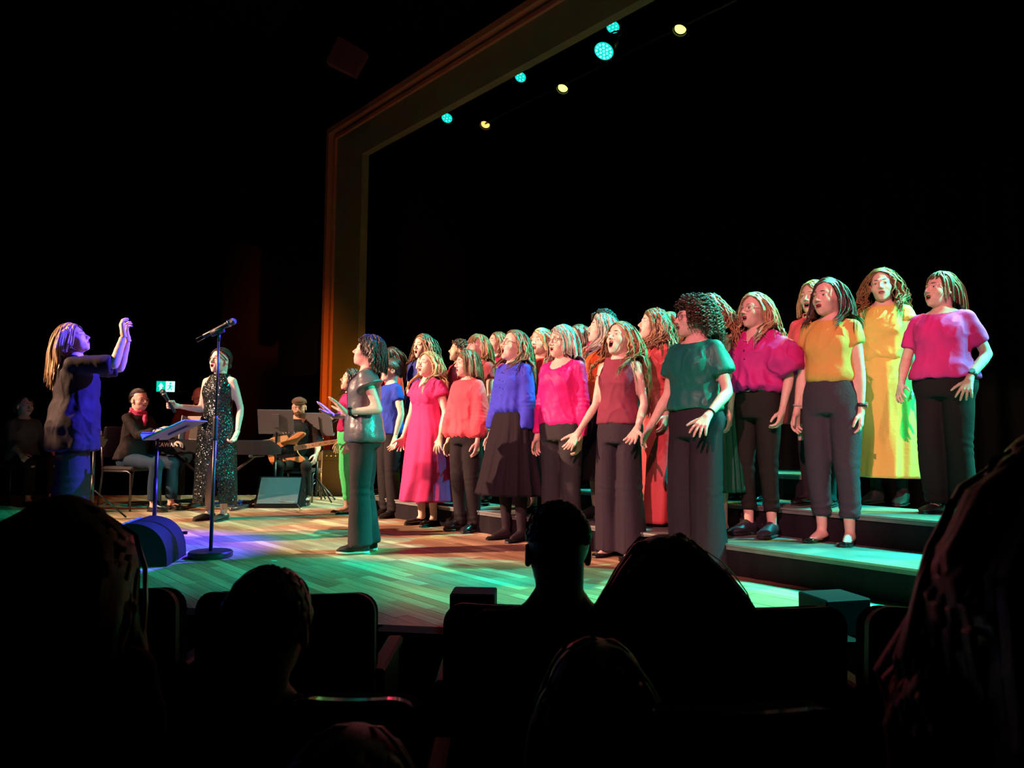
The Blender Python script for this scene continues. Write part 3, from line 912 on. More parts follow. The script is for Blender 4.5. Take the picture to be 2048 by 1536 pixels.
def shoe_mesh(r, i, kind='loafer'):
    """one shoe as a loft of D-shaped sections from heel to toe; material 0 upper, 1 sole"""
    S = r.S; a = r.ank[i]; fd = r.fdir[i]; side = np.cross(fd, (0, 0, 1.0)); side = nrm(side); up = np.cross(side, fd)
    base = a - up * a[2] if r.zoff == 0 or abs(a[2] - 0.075) < 0.06 else a - up * 0.075
    hi = {'flat': [.030, .055, .050, .030, .022, .028, .030, .014], 'loafer': [.040, .068, .066, .062, .064, .054, .044, .022], 'sneaker': [.055, .092, .100, .102, .088, .066, .054, .030], 'boot': [.09, .12, .125, .115, .078, .056, .044, .022]}[kind]
    ys = [-.068, -.056, -.025, .015, .060, .105, .150, .180]; ws = [.022, .037, .041, .039, .041, .046, .041, .018] if kind in ('sneaker', 'boot', 'loafer') else [.018, .031, .036, .035, .040, .046, .041, .018]
    sole = 0.022 if kind == 'sneaker' else (0.014 if kind != 'flat' else 0.006)
    out = MB(); seg = 14
    for part, (z0, k) in enumerate(((sole, 1.0), (0.0, 1.06))):
        V = []
        for y, w, h in zip(ys, ws, hi):
            c = base + fd * (y + 0.012) * S
            top = max(h, z0 + .01) if part == 0 else sole
            for q in range(seg):
                t = q * 2 * math.pi / seg; cx, cz = math.cos(t), math.sin(t)
                zz = z0 + (top - z0) * (0.5 + 0.5 * cz) if cz > -0.5 else z0
                xx = (abs(cx) ** 0.6) * (1 if cx > 0 else -1) * w * k * (1 if part else (1 - 0.35 * max(cz, 0) * min(1, top / .08)))
                if kind == 'sneaker' and part and y > .12:
                    zz += 0.006 * (y - .12) / .06
                V.append(c + side * xx * S + up * zz * S)
        n = len(ys)
        f = [[a_ * seg + q, a_ * seg + (q + 1) % seg, (a_ + 1) * seg + (q + 1) % seg, (a_ + 1) * seg + q] for a_ in range(n - 1) for q in range(seg)]
        f += [list(range(seg))[::-1], list(range((n - 1) * seg, n * seg))]
        out.add(V, f, part)
    if kind in ('sneaker', 'boot'):
        for q in range(4):
            c = base + fd * (0.035 + q * 0.018) * S + up * (np.interp(0.035 + q * 0.018, ys, hi) + 0.002) * S
            out.tube([c - side * 0.018, c + up * .004, c + side * 0.018], 0.003, 5, 2)
    return out


def glasses_mesh(r, R=0.021):
    out = MB()
    for k in (1, -1):
        t = np.linspace(0, 2 * math.pi, 21)
        out.tube(r.H(np.stack([0.0315 * k + R * 1.08 * np.cos(t), 0.0905 - 0.004 * np.abs(np.cos(t)) - 0.35 * np.clip(np.abs(0.0315 * k + R * np.cos(t)) - 0.03, 0, 1), -0.003 + R * 0.92 * np.sin(t)], -1)), 0.0017, 6)
        out.tube(r.H([(k * 0.052, 0.082, 0.004), (k * 0.068, 0.055, 0.005), (k * 0.078, 0.005, 0.004), (k * 0.079, -0.015, -0.010)]), 0.0017, 6)
    out.tube(r.H([(-0.010, 0.091, 0.0), (0, 0.0935, 0.003), (0.010, 0.091, 0.0)]), 0.0016, 6)
    return out


def band(r, i, w=0.010, gap=0.03, face=False):
    """bracelet or watch on wrist i"""
    e, q = r.elb[i], r.wri[i]; d = nrm(q - e); c = q - d * gap
    out = MB(); out.tube([c - d * w, c - d * w * .5, c + d * w * .5, c + d * w], np.array([.0265, .030, .030, .0265]) * r.S * (1.1 if r.male else 1), 18)
    if face:
        pn = r.hand[i][2]; pn = nrm(pn - d * (pn @ d)); out.tube([c - pn * 0.026, c - pn * 0.038], [0.018, 0.017], 14, 1)
    return out


GLASS_FR = mat('glasses_frame', (0.03, 0.012, 0.012), 0.3)
GLASS_CL = mat('glasses_clear_frame', (0.55, 0.45, 0.42), 0.3)
WATCH = mat('watch_strap', (0.012, 0.012, 0.014), 0.5); WFACE = mat('watch_face', (0.10, 0.11, 0.12), 0.15)
SOLE = mat('black_sole', (0.012, 0.012, 0.012), 0.6); WSOLE = mat('white_sole', (0.75, 0.75, 0.72), 0.5); LACE = mat('dark_lace', (0.03, 0.03, 0.035), 0.8)
SHOE = {'black': mat('black_leather', (0.010, 0.010, 0.011), 0.18, coat=0.3), 'patent': mat('black_patent', (0.006, 0.006, 0.007), 0.07, coat=1.0), 'matt': mat('black_cloth_shoe', (0.015, 0.015, 0.017), 0.7), 'trainer': mat('dark_trainer', (0.025, 0.03, 0.04), 0.5)}


def person(label, px, top, H=None, z=0.0, n=None, foot=None, yaw=45, hyaw=None, hpitch=4, hroll=0, mouth=0.016, g=1.0, male=False, skin=0, brow=0, hair=None, hairc='brown', top_=None, skirt=None, trousers=None, dress=False, shoe=('loafer', 'black'), glasses=None, arms=None, lod=True, lean=0.0, legs=None, zoff=0.0, seed=1, loc=None, group=None, eyes='open', stance=0.075, extra=None, bust=1.0, step=0.0, socks=None):
    # where the person stands, and how tall: from the feet or the upstage distance, and the crown
    if loc is None:
        if foot is not None:
            loc = at_z(px, foot, z)
        elif n is not None:
            loc = at_n(px, top, n); loc.z = z
        else:
            loc = at_z(px, top, z + H); loc.z = z
        if H is None:
            H = at_y(px, top, loc.y).z - z
    root = bpy.data.objects.new('person', None); COL.objects.link(root)
    root.empty_display_size = 0.2
    root.location = loc; root.rotation_euler = (0, 0, math.pi - math.radians(yaw))
    root['label'] = label; root['category'] = 'person'
    if group:
        root['group'] = group
    hy = 0 if hyaw is None else yaw - hyaw
    r = Rig(H / 1.0 * 0.992, g, male, lean, zoff, arms, legs, stance, 8, hy, hpitch, hroll, bust, step)
    body, bm = body_mesh(r, mouth, lod, BROWL if brow else BROWD, SKIN[skin], eyes)
    bo = body.build('body', bm, root)
    if hair:
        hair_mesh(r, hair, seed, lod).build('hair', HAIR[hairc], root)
    if top_:
        k = dict(top_); m = k.pop('mat'); nm = k.pop('name', 'top'); lb = k.pop('label', None)
        tm = top_mesh(r, seed=seed, lod=lod, dress=dress, **k)
        if dress and skirt:
            sk = dict(skirt); sk.pop('mat', None); s2 = skirt_mesh(r, seed=seed, **sk)
            tm.add(s2.verts(), s2.f, 0); nm = 'dress'
        tm.build(nm, m, root)
    if skirt and not dress:
        sk = dict(skirt); m = sk.pop('mat'); skirt_mesh(r, seed=seed, **sk).build('skirt', m, root)
    if trousers:
        k = dict(trousers); m = k.pop('mat'); nm = k.pop('name', 'trousers')
        trousers_mesh(r, seed=seed + 1, lod=lod, **k).build(nm, m, root)
    if socks:
        s = MB()
        for i in (0, 1):
            kn, a = r.knee[i], r.ank[i]; b = a - np.array((0, 0, 0.03)); fd = r.fdir[i]
            s.tube([kn, kn * .7 + a * .3 - np.array((0, .012, 0)), kn * .25 + a * .75, a], np.array([.055, .058, .042, .037]) * r.S, 14)
            s.tube([a, b - fd * .025, b + fd * .03, b + fd * .10 - np.array((0, 0, .014)), b + fd * .15 - np.array((0, 0, .02))], np.array([.037, .041, .039, .031, .018]) * r.S, 12, ref=(0, 0, 1))
        v, f = remesh(s, 0.011); o = MB(); o.add(smooth_v(v, f, 3), f); o.build('tights', socks, root)
    if shoe:
        for i in (0, 1):
            o = shoe_mesh(r, i, shoe[0]).build('shoe', [SHOE[shoe[1]], WSOLE if len(shoe) > 2 else SOLE, LACE], root)
            sharp(o, 50)
    if glasses:
        glasses_mesh(r).build('glasses', GLASS_CL if glasses == 'clear' else GLASS_FR, root)
    if extra:
        extra(r, root)
    root['_rig'] = 0; del root['_rig']
    return root, r
# ------------------------------------------------------------------ hall and stage
BLACKC = mat('black_drape', (0.006, 0.006, 0.007), 0.9); DARK = mat('dark_hall_paint', (0.009, 0.006, 0.006), 0.9, spec=0.1)
GOLD = mat('ochre_arch_paint', (0.30, 0.20, 0.07), 0.75, vary=0.10, vscale=2.5, bump=0.1, bscale=40)
RUST = mat('rust_moulding_paint', (0.80, 0.20, 0.08), 0.45, bump=0.05)
PLAT = mat('platform_carpet', (0.13, 0.15, 0.145), 0.55, vary=0.22, vscale=7, bump=0.15, bscale=90)
SKIRTC = mat('riser_black_skirting', (0.013, 0.011, 0.014), 0.9, spec=0.1, bump=0.35, bscale=25, stretch=(1, 1, .15), vary=0.2)
EDGE = mat('platform_edge_trim', (0.42, 0.42, 0.42), 0.35, metal=0.7)
METAL = mat('black_metal', (0.012, 0.012, 0.013), 0.35); SATIN = mat('satin_metal', (0.30, 0.30, 0.31), 0.3, metal=0.9)
PLASTIC = mat('black_plastic', (0.015, 0.015, 0.017), 0.5, bump=0.1, bscale=300)


def struct(o):
    o['kind'] = 'structure'; return o


def tag(o, label, cat, group=None, kind=None):
    o['label'] = label; o['category'] = cat
    if group:
        o['group'] = group
    if kind:
        o['kind'] = kind
    return o


def empty(name, loc, rz_=0.0, label=None, cat=None, group=None):
    o = bpy.data.objects.new(name, None); COL.objects.link(o); o.location = loc; o.rotation_euler = (0, 0, rz_); o.empty_display_size = .1
    if label:
        tag(o, label, cat, group)
    return o


FRONT = [(-9, 8.6), (-6, 6.3), (-4, 4.75), (-2.6, 3.95), (-1.61, 3.52), (-0.61, 3.23), (0.4, 3.10), (1.5, 3.12), (3.0, 3.45), (5.0, 4.1), (8, 6)]
BACK = [(8, 15), (-1.2, 15), (-1.2, 10.3), (-9, 9.4)]
deck = MB(); poly = FRONT + BACK
deck.extrude(poly, -0.30, -0.012, (0, 0, 0), (1, 0, 0), (0, 1, 0), (0, 0, 1))
struct(deck.build('stage_floor', mat('deck_edge', (0.02, 0.018, 0.017), 0.7), smooth=False))
SF = bpy.data.objects['stage_floor']
face = MB()
for a, b in zip(FRONT[:-1], FRONT[1:]):
    a, b = np.array(a), np.array(b); d = nrm((b - a)); q = np.array((-d[1], d[0])); c = (a + b) / 2 + q * .04
    R_ = np.array([[d[0], -d[1], 0], [d[1], d[0], 0], [0, 0, 1]])
    face.box((c[0], c[1], -0.50), (np.linalg.norm(b - a) + .02, .05, .40), R_)
struct(face.build('wall_stage_front', mat('stage_front_black', (0.004, 0.004, 0.004), 0.9, spec=0.05), smooth=False))


def inside(x, y):
    c = False; n = len(poly); j = n - 1
    for i in range(n):
        xi, yi = poly[i]; xj, yj = poly[j]
        if (yi > y) != (yj > y) and x < (xj - xi) * (y - yi) / (yj - yi) + xi:
            c = not c
        j = i
    return c


# wood boards run along the stage front direction
def wood(name, per_object):
    m = bpy.data.materials.new(name); m.use_nodes = True; nt = m.node_tree; b = nt.nodes['Principled BSDF']
    if per_object:
        a = nt.nodes.new('ShaderNodeObjectInfo'); src = a.outputs['Random']
    else:
        a = nt.nodes.new('ShaderNodeAttribute'); a.attribute_name = 'tone'; src = a.outputs['Fac']
    r = nt.nodes.new('ShaderNodeValToRGB'); e = r.color_ramp.elements
    e[0].color = (0.31, 0.185, 0.11, 1); e[1].color = (0.68, 0.50, 0.31, 1); e[1].position = 1.0
    e3 = r.color_ramp.elements.new(0.55); e3.color = (0.42, 0.26, 0.15, 1)
    nt.links.new(src, r.inputs[0])
    tc = nt.nodes.new('ShaderNodeNewGeometry'); mp = nt.nodes.new('ShaderNodeMapping'); mp.inputs['Rotation'].default_value = (0, 0, math.atan2(0.747, 0.665)); 
    mp2 = nt.nodes.new('ShaderNodeMapping'); mp2.inputs['Scale'].default_value = (2.5, 60, 1)
    nt.links.new(tc.outputs['Position'], mp.inputs[0]); nt.links.new(mp.outputs[0], mp2.inputs[0])
    n = nt.nodes.new('ShaderNodeTexNoise'); n.inputs['Scale'].default_value = 1.0; n.inputs['Detail'].default_value = 6
    nt.links.new(mp2.outputs[0], n.inputs['Vector'])
    mr = nt.nodes.new('ShaderNodeMapRange'); mr.inputs['To Min'].default_value = 0.72; mr.inputs['To Max'].default_value = 1.25; mr.inputs['From Min'].default_value = .3; mr.inputs['From Max'].default_value = .7
    nt.links.new(n.outputs['Fac'], mr.inputs[0])
    mx = nt.nodes.new('ShaderNodeVectorMath'); mx.operation = 'SCALE'; nt.links.new(r.outputs[0], mx.inputs[0]); nt.links.new(mr.outputs[0], mx.inputs['Scale'])
    nt.links.new(mx.outputs[0], b.inputs['Base Color'])
    b.inputs['Roughness'].default_value = 0.42; b.inputs['Specular IOR Level'].default_value = 0.45
    return m


WOODO, WOODA = wood('stage_wood_board', True), wood('stage_wood_boards', False)
pw = 0.072; rows_ = []
rg = np.random.default_rng(3)
for i in range(int(-4 / pw), int(11 / pw)):
    n0 = i * pw + 2.0; u0 = -16 + rg.uniform(0, 1)
    while u0 < 6:
        L = rg.choice((0.55, 0.75, 0.95, 1.25)); uc = u0 + L / 2
        c = un(uc, n0); 
        ts = [t_ for t_ in np.linspace(0, 1, 24) if inside(*un(u0 + t_ * L, n0)[:2])]
        if len(ts) > 2:
            a0_, a1_ = u0 + min(ts) * L, u0 + max(ts) * L; uc = (a0_ + a1_) / 2; c = un(uc, n0)
            rows_.append((c[1] * 1.0 + abs(c[0] - 0.0) * 0.3 if n0 < 4.03 else 99, uc, n0, a1_ - a0_))
        u0 += L
rows_.sort()
unit = MB(); unit.box((0, 0, 0), (1, 1, 1)); um = None
ang = math.atan2(UX[1], UX[0])
near_ = []; far_ = MB()
for q, (k, uc, n0, L) in enumerate(rows_):
    h = rg.uniform(0, 0.0012); p = un(uc, n0, -0.006 + h - 0.0012)
    c = at_z(0, 0, 0) if False else p
    vis = abs(p[0] / max(p[1], .1)) < 0.75 and k < 50
    if vis and len(near_) < 300:
        if um is None:
            o = unit.build('plank', WOODO, SF, smooth=False); um = o.data
        else:
            o = bpy.data.objects.new('plank', um); COL.objects.link(o); o.parent = SF
        o.location = p; o.rotation_euler = (0, 0, ang); o.scale = (L - .002, pw - .0022, .012); near_.append(o)
    else:
        R_ = np.array([[UX[0], NX[0], 0], [UX[1], NX[1], 0], [0, 0, 1]])
        if np.linalg.det(R_) < 0:
            R_ = R_ @ np.diag([1, -1, 1])
        x, y, z = (L - .002) / 2, (pw - .0022) / 2, .006
        v = np.array([(-x, -y, z), (x, -y, z), (x, y, z), (-x, y, z)]) @ R_.T + np.array(p)
        far_.add(v, [(0, 1, 2, 3)], 0, rg.random())
fo = far_.build('floor_boards', WOODA, SF, smooth=False); fo['kind'] = 'stuff'

ns = MB()
for a, b in zip(FRONT[:-1], FRONT[1:]):
    a, b = np.array(a), np.array(b); d = nrm((b - a)); q = np.array((-d[1], d[0])); c = (a + b) / 2 + q * .03
    ns.box((c[0], c[1], -0.006), (np.linalg.norm(b - a) + .05, .11, .022), np.array([[d[0], -d[1], 0], [d[1], d[0], 0], [0, 0, 1]]))
ns.build('stage_nosing', mat('nosing_dark_wood', (0.012, 0.009, 0.008), 0.7, spec=0.1), SF, smooth=False)

# auditorium floor, far hall wall, ceiling, backdrop
b = MB(); b.box((0, 3, -0.67), (26, 34, 0.1)); struct(b.build('floor', DARK, smooth=False))
b = MB(); b.box((-4, 19.5, 4), (26, 0.2, 10)); struct(b.build('wall_back', DARK, smooth=False))
b = MB(); b.box((-12.8, 3, 4), (0.2, 34, 10)); struct(b.build('wall_left', DARK, smooth=False))
b = MB(); b.box((12.8, 3, 4), (0.2, 34, 10)); struct(b.build('wall_right', DARK, smooth=False))
b = MB(); b.box((0, 3, 8.9), (26, 34, 0.2)); struct(b.build('ceiling', DARK, smooth=False))
b = MB(); b.box((0, -13.8, 4), (26, 0.2, 10)); struct(b.build('wall_rear', DARK, smooth=False))
# black backdrop curtain upstage, pleated
for (u0, u1, n0, h0) in ((-12.0, 2.5, 9.3, 6.6),):
    N = 420; us = np.linspace(u0, u1, N); nn = n0 + 0.06 * np.sin(us * 21 + 1.2 * np.sin(us * 3.1))
    v = [];
    for z in (0.0, h0 * .5, h0):
        v += [tuple(un(a, c, z)) for a, c in zip(us, nn)]
    f = [[r_ * N + i, r_ * N + i + 1, (r_ + 1) * N + i + 1, (r_ + 1) * N + i] for r_ in (0, 1) for i in range(N - 1)]
    b = MB(); b.add(v, f); o = b.build('backdrop_curtain', mat('backdrop_cloth', (0.0022, 0.0026, 0.0030), 0.95, spec=0.05))
    md = o.modifiers.new('t', 'SOLIDIFY'); md.thickness = .01
    tag(o, 'tall pleated black backdrop curtain hanging across the rear of the stage', 'curtain')

# proscenium arch: ochre face with a rust red stepped moulding on its outer edge
A_N = 5.64
arch = struct(MB().box((0, 0, 0), (.01, .01, .01)).build('trim_1', GOLD)) if False else None
UI, UO, ZI, ZO, UR = -9.93, -10.93, 5.26, 5.90, 6.0


def slab(mb, u0, u1, z0, z1, n0, n1, mi=0):
    P = [un(u0, n0), un(u1, n0), un(u1, n1), un(u0, n1)]
    v = [(p[0], p[1], z0) for p in P] + [(p[0], p[1], z1) for p in P]
    mb.add(v, [(0, 3, 2, 1), (4, 5, 6, 7), (0, 1, 5, 4), (1, 2, 6, 5), (2, 3, 7, 6), (3, 0, 4, 7)], mi)


m1 = MB(); slab(m1, UO, UI, -0.3, ZO, A_N, A_N + 0.12); slab(m1, UI, UR, ZI, ZO, A_N, A_N + 0.12)
archo = struct(m1.build('wall_proscenium', GOLD, smooth=False))
m2 = MB(); slab(m2, UO - 0.03, UO + 0.05, -0.3, ZO + 0.03, A_N - 0.10, A_N); slab(m2, UO - 0.03, UR, ZO - 0.05, ZO + 0.04, A_N - 0.10, A_N)
m2.build('outer_moulding', RUST, archo, smooth=False)
m3 = MB(); slab(m3, UO + 0.12, UO + 0.17, -0.3, ZO - 0.12, A_N - 0.045, A_N); slab(m3, UO + 0.12, UR, ZO - 0.16, ZO - 0.11, A_N - 0.045, A_N)
m3.build('inner_moulding', RUST, archo, smooth=False)
# dark wall round the arch
m4 = MB(); slab(m4, UO - 2.2, UO - 0.03, 1.9, 8.8, A_N + .12, A_N + .3); slab(m4, UO - .03, UR, ZO + .04, 8.8, A_N + .12, A_N + .3)
struct(m4.build('wall_front', DARK, smooth=False))
# dim rust side wall left of the arch with a curved top
m5 = MB(); pts = [(-13.0, 1.5)] + [(x, 5.4 - 0.10 * (x + 12.6) ** 2 * 1.0) for x in np.linspace(-12.6, -10.8, 8)] + [(-10.8, 1.5)]
m5 = MB(); N = 20; xs = np.linspace(-6.96, -4.3, N); v = []
for x in xs:
    zt = 5.3 - 0.13 * (x + 6.96) ** 2
    v += [(x, 17.0 - 0.5 * math.sin((x + 6.96) / 2.66 * math.pi), -0.62), (x, 17.0 - 0.5 * math.sin((x + 6.96) / 2.66 * math.pi), zt)]
m5.add(v, [[2 * i, 2 * i + 2, 2 * i + 3, 2 * i + 1] for i in range(N - 1)])
o = struct(m5.build('wall_side', mat('dim_red_wall', (0.10, 0.02, 0.015), 0.8), smooth=True)); o.modifiers.new('t', 'SOLIDIFY').thickness = .1

# choir platforms: treads with trim over dark skirting, in modules
treads = [('front', 4.04, 4.64, 0.19, -6.75, -1.38), ('middle', 4.64, 5.28, 0.38, -6.75, -1.42), ('back', 5.28, 6.1, 0.57, -6.75, -2.62)]
NM = {'front': ('left', 'middle', 'right'), 'middle': ('left', 'middle', 'right'), 'back': ('left', 'right')}
for (rown, n0, n1, z, u0, u1) in treads:
    k = len(NM[rown]); us = np.linspace(u0, u1, k + 1)
    for i in range(k):
        a, c_ = us[i] + .006, us[i + 1] - .006
        nn1 = n1
        t = empty('choir_platform', un((a + c_) / 2, (n0 + n1) / 2), ang, 'low carpeted choir platform with dark skirting, %s of the %s step' % (NM[rown][i] + ' section', {'front': 'lowest', 'middle': 'second', 'back': 'highest'}[rown]), 'platform', 'stepped choir platforms')
        L, D = c_ - a, nn1 - n0 - .004
        q = MB(); q.box((0, 0, z - .018), (L, D, .036)); q.build('tread', PLAT, t, smooth=False)
        s_ = -1 if np.cross(UX, NX) > 0 else 1
        q = MB(); q.box((0, -D / 2 - .004, z - .006), (L, .008, .012)); q.build('edge_trim', EDGE, t, smooth=False)
        q = MB(); N = 60; xs = np.linspace(-L / 2, L / 2, N); yy = -D / 2 + .012 + .005 * np.sin(xs * 30 + 2 * np.sin(xs * 7))
        v = [(x, y, 0.002) for x, y in zip(xs, yy)] + [(x, y, z - .036) for x, y in zip(xs, yy)] + [(x, y + .012, 0.002) for x, y in zip(xs, yy)] + [(x, y + .012, z - .036) for x, y in zip(xs, yy)]
        f = [[j, j + 1, N + j + 1, N + j] for j in range(N - 1)] + [[2 * N + j + 1, 2 * N + j, 3 * N + j, 3 * N + j + 1] for j in range(N - 1)]
        q.add(v, f); q.build('skirting', SKIRTC, t)
        for sx in (-1, 1):
            for sy in (-1, 1):
                q = MB(); q.box((sx * (L / 2 - .05), sy * (D / 2 - .06), (z - .036) / 2), (.04, .04, z - .036)); q.build('leg', METAL, t, smooth=False)

# lighting rig: pipes, LED cans and profile lamps
RIGZ = 5.95
for nm, n0, lb in (('rig_pipe', 6.6, 'nearer'), ('rig_pipe', 7.35, 'farther')):
    q = MB(); q.tube([un(-11, n0, RIGZ), un(3, n0, RIGZ)], .025, 10); tag(q.build(nm, METAL), 'black steel lighting pipe above the stage, the %s of the two' % lb, 'pipe')
LENSC = mat('cyan_lens', (0.0, 0.3, 0.3), 0.3, emit=(0.0, 0.62, 0.55), estr=1.0); LEDC = mat('cyan_led', (0, 0.5, 0.5), 0.3, emit=(0.20, 1.0, 0.95), estr=1.6)
LENSY = mat('lime_lens', (0.3, 0.4, 0.05), 0.3, emit=(0.72, 1.0, 0.16), estr=2.2); LENSO = mat('amber_lens', (0.4, 0.2, 0.05), 0.3, emit=(1.0, 0.52, 0.12), estr=1.6)


def can(loc, target, R, leds, label, big=False, lens=LENSC):
    t = empty('stage_light', loc, 0, label, 'light', 'stage lights in view over the choir')
    d = nrm(np.array(target) - np.array(loc)); t.rotation_euler = Vector(d).to_track_quat('-Z', 'Y').to_euler()
    q = MB(); q.tube([(0, 0, 0), (0, 0, .02), (0, 0, .17), (0, 0, .20)], [R * 1.12, R * 1.14, R * 1.08, R * .6], 24); q.build('housing', METAL, t)
    q = MB(); q.tube([(0, 0, -.006), (0, 0, .0)], [R, R], 28); lo = q.build('lens', lens, t, smooth=False)
    if leds:
        q = MB(); pos = [(0, 0)]
        for n_, rr in leds:
            pos += [(rr * R * math.cos(a), rr * R * math.sin(a)) for a in np.arange(n_) * 2 * math.pi / n_]
        base = None
        for x, y in pos:
            if base is None:
                q = MB(); q.ball((0, 0, 0), (R * .13, R * .13, R * .07), seg=8, rings=5); base = q.build('led', LEDC, lo); o = base
            else:
                o = bpy.data.objects.new('led', base.data); COL.objects.link(o); o.parent = lo
            o.location = (x, y, -.008)
    q = MB(); q.tube([(R * 1.2, 0, .09), (R * 1.35, 0, .12), (R * 1.3, 0, .30), (0, 0, .36), (-R * 1.3, 0, .30), (-R * 1.35, 0, .12), (-R * 1.2, 0, .09)], .010, 8); q.build('yoke', METAL, t)
    return t


can(at_n(1226, 54, 6.6), un(-5, 3.6, 0.8), .080, [(6, .62)], 'small round cyan LED stage light nearest the top, above the big one')
can(at_n(1208, 102, 6.2), un(-5.2, 3.4, 0.6), .115, [(6, .40), (12, .76)], 'large round cyan LED stage light with many diodes')
can(at_n(1041, 154, 6.6), un(-6.2, 3.6, 0.8), .078, [(6, .62)], 'small round cyan LED stage light halfway along the beam')
can(at_n(894, 236, 6.6), un(-7.4, 3.8, 0.8), .085, [(6, .62)], 'small round cyan LED stage light nearest the arch corner')
for (x, y, nn, L_, lb) in ((1361, 57, 7.35, LENSY, 'yellow-green profile stage light at the right end of the rig'), (1126, 175, 7.35, LENSY, 'yellow-green profile stage light at the middle of the rig'), (971, 248, 7.35, LENSO, 'orange profile stage light near the arch corner')):
    p = at_n(x, y, nn); t = can(p, un(-5.0 if x > 1300 else (-6.4 if x > 1000 else -7.4), 4.4, 0.5), .072, None, lb, lens=L_)
    q = MB(); q.tube([(0, 0, 0), (0, 0, -.05)], [.088, .092], 20, cap=False); o = q.build('snoot', METAL, t); o.modifiers.new('s', 'SOLIDIFY').thickness = .003

# exit sign by the far door
EG = mat('exit_green', (0.0, 0.3, 0.25), 0.4, emit=(0.0, 0.62, 0.42), estr=1.0); EW = mat('exit_white', (0.6, 0.9, 0.85), 0.4, emit=(0.55, 1.0, 0.9), estr=1.2)
p = at_y(331, 773, 19.2); ex = empty('exit_sign', p, math.radians(8), 'small green and white lit emergency exit sign in the dark', 'sign')
k_ = 19.2 / FOC
q = MB(); q.box((0, .04, 0), (36 * k_, .07, 24 * k_)); q.build('housing', METAL, ex, smooth=False)
q = MB(); q.box((-8.5 * k_, 0, 0), (17 * k_, .01, 21 * k_)); q.build('green_panel', EG, ex, smooth=False)
q = MB(); q.box((9 * k_, 0, 0), (17 * k_, .01, 21 * k_)); q.build('white_panel', EW, ex, smooth=False)
q = MB(); q.extrude([(-5, 0), (0, 7), (5, 0), (2.2, 0), (2.2, -8), (-2.2, -8), (-2.2, 0)], 0, .012, (-8.5 * k_, -.006, 0), (k_, 0, 0), (0, 0, k_), (0, -1, 0)); q.build('arrow', EW, ex, smooth=False)
q = MB(); X0 = 9 * k_
q.extrude([(-2, 2.5), (1, 4), (2.5, 1), (5, 1.5), (5, 0), (1.8, -.6), (1, -2.5), (4, -5), (3, -8), (1.6, -7.6), (2.2, -5.2), (-1, -3.6), (-3, -7), (-6, -7), (-6, -5.6), (-4, -5.4), (-1.6, -1.5), (-1, 1.5), (-4, .5), (-5.5, 1.6)], 0, .012, (X0, -.006, 0), (k_, 0, 0), (0, 0, k_), (0, -1, 0))
q.disc((X0 + .6 * k_, -.010, 6.4 * k_), (0, 1, 0), 1.9 * k_, .012); q.build('running_figure', EG, ex, smooth=False)
q = MB(); q.box((24 * k_, .08, .02), (.05, .1, .34)); q.box((32 * k_, .12, -.12), (.22, .02, .02)); q.build('bracket', SATIN, ex, smooth=False)
# dim fittings on the far wall and the dim red panel under the ceiling
p = at_y(272, 455, 19.3); q = MB(); q.box((0, 0, 0), (.06, .06, .20)); q.tube([(0, 0, .1), (-.18, 0, .35), (-.30, 0, .5)], .02, 6)
tag(q.build('wall_bracket', SATIN, None, smooth=False, loc=p), 'small pale fitting on the dark wall above the conductor', 'bracket')
q = MB(); c = [at_y(*k, 9.0) for k in ((677, 72), (734, 105), (709, 150), (652, 122))]
c = np.array([tuple(k) for k in c]); q.add(np.concatenate([c, c + np.array((0, .12, 0))]), [(0, 1, 2, 3), (7, 6, 5, 4), (0, 4, 5, 1), (1, 5, 6, 2), (2, 6, 7, 3), (3, 7, 4, 0)])
tag(q.build('ceiling_baffle', mat('dim_red_baffle', (0.16, 0.03, 0.025), 0.8), smooth=False), 'dim red tilted acoustic panel hanging above the arch corner', 'panel')
# ------------------------------------------------------------------ stage equipment
GRILLE = mat('speaker_grille', (0.07, 0.11, 0.12), 0.55, bump=0.5, bscale=500); CAB = mat('speaker_cabinet', (0.007, 0.007, 0.008), 0.7, spec=0.15, bump=0.2, bscale=300)
PAPER = mat('paper', (0.70, 0.68, 0.62), 0.7); DESK = mat('stand_desk', (0.16, 0.16, 0.18), 0.5)
CLOTHB = mat('chair_cloth', (0.02, 0.02, 0.024), 0.9); TUBE = mat('chair_tube', (0.10, 0.10, 0.11), 0.3, metal=0.6)


def microphone(loc, d, label, clip=False):
    d = nrm(d); t = empty('microphone', loc, 0, label, 'microphone')
    t.rotation_euler = Vector(d).to_track_quat('Z', 'Y').to_euler()
    q = MB(); q.tube([(0, 0, -.185), (0, 0, -.18), (0, 0, -.02), (0, 0, 0), (0, 0, .012)], [.012, .0145, .0185, .022, .024], 18); q.build('handle', METAL, t)
    q = MB(); q.tube([(0, 0, .010), (0, 0, .020)], [.0255, .0255], 18); q.build('collar_ring', SATIN, t)
    q = MB(); q.ball((0, 0, .042), (.0255, .0255, .028), seg=20, rings=14); q.build('mesh_grille', mat('mic_mesh', (0.10, 0.10, 0.10), 0.4, metal=0.6, bump=1.0, bscale=900), t)
    return t


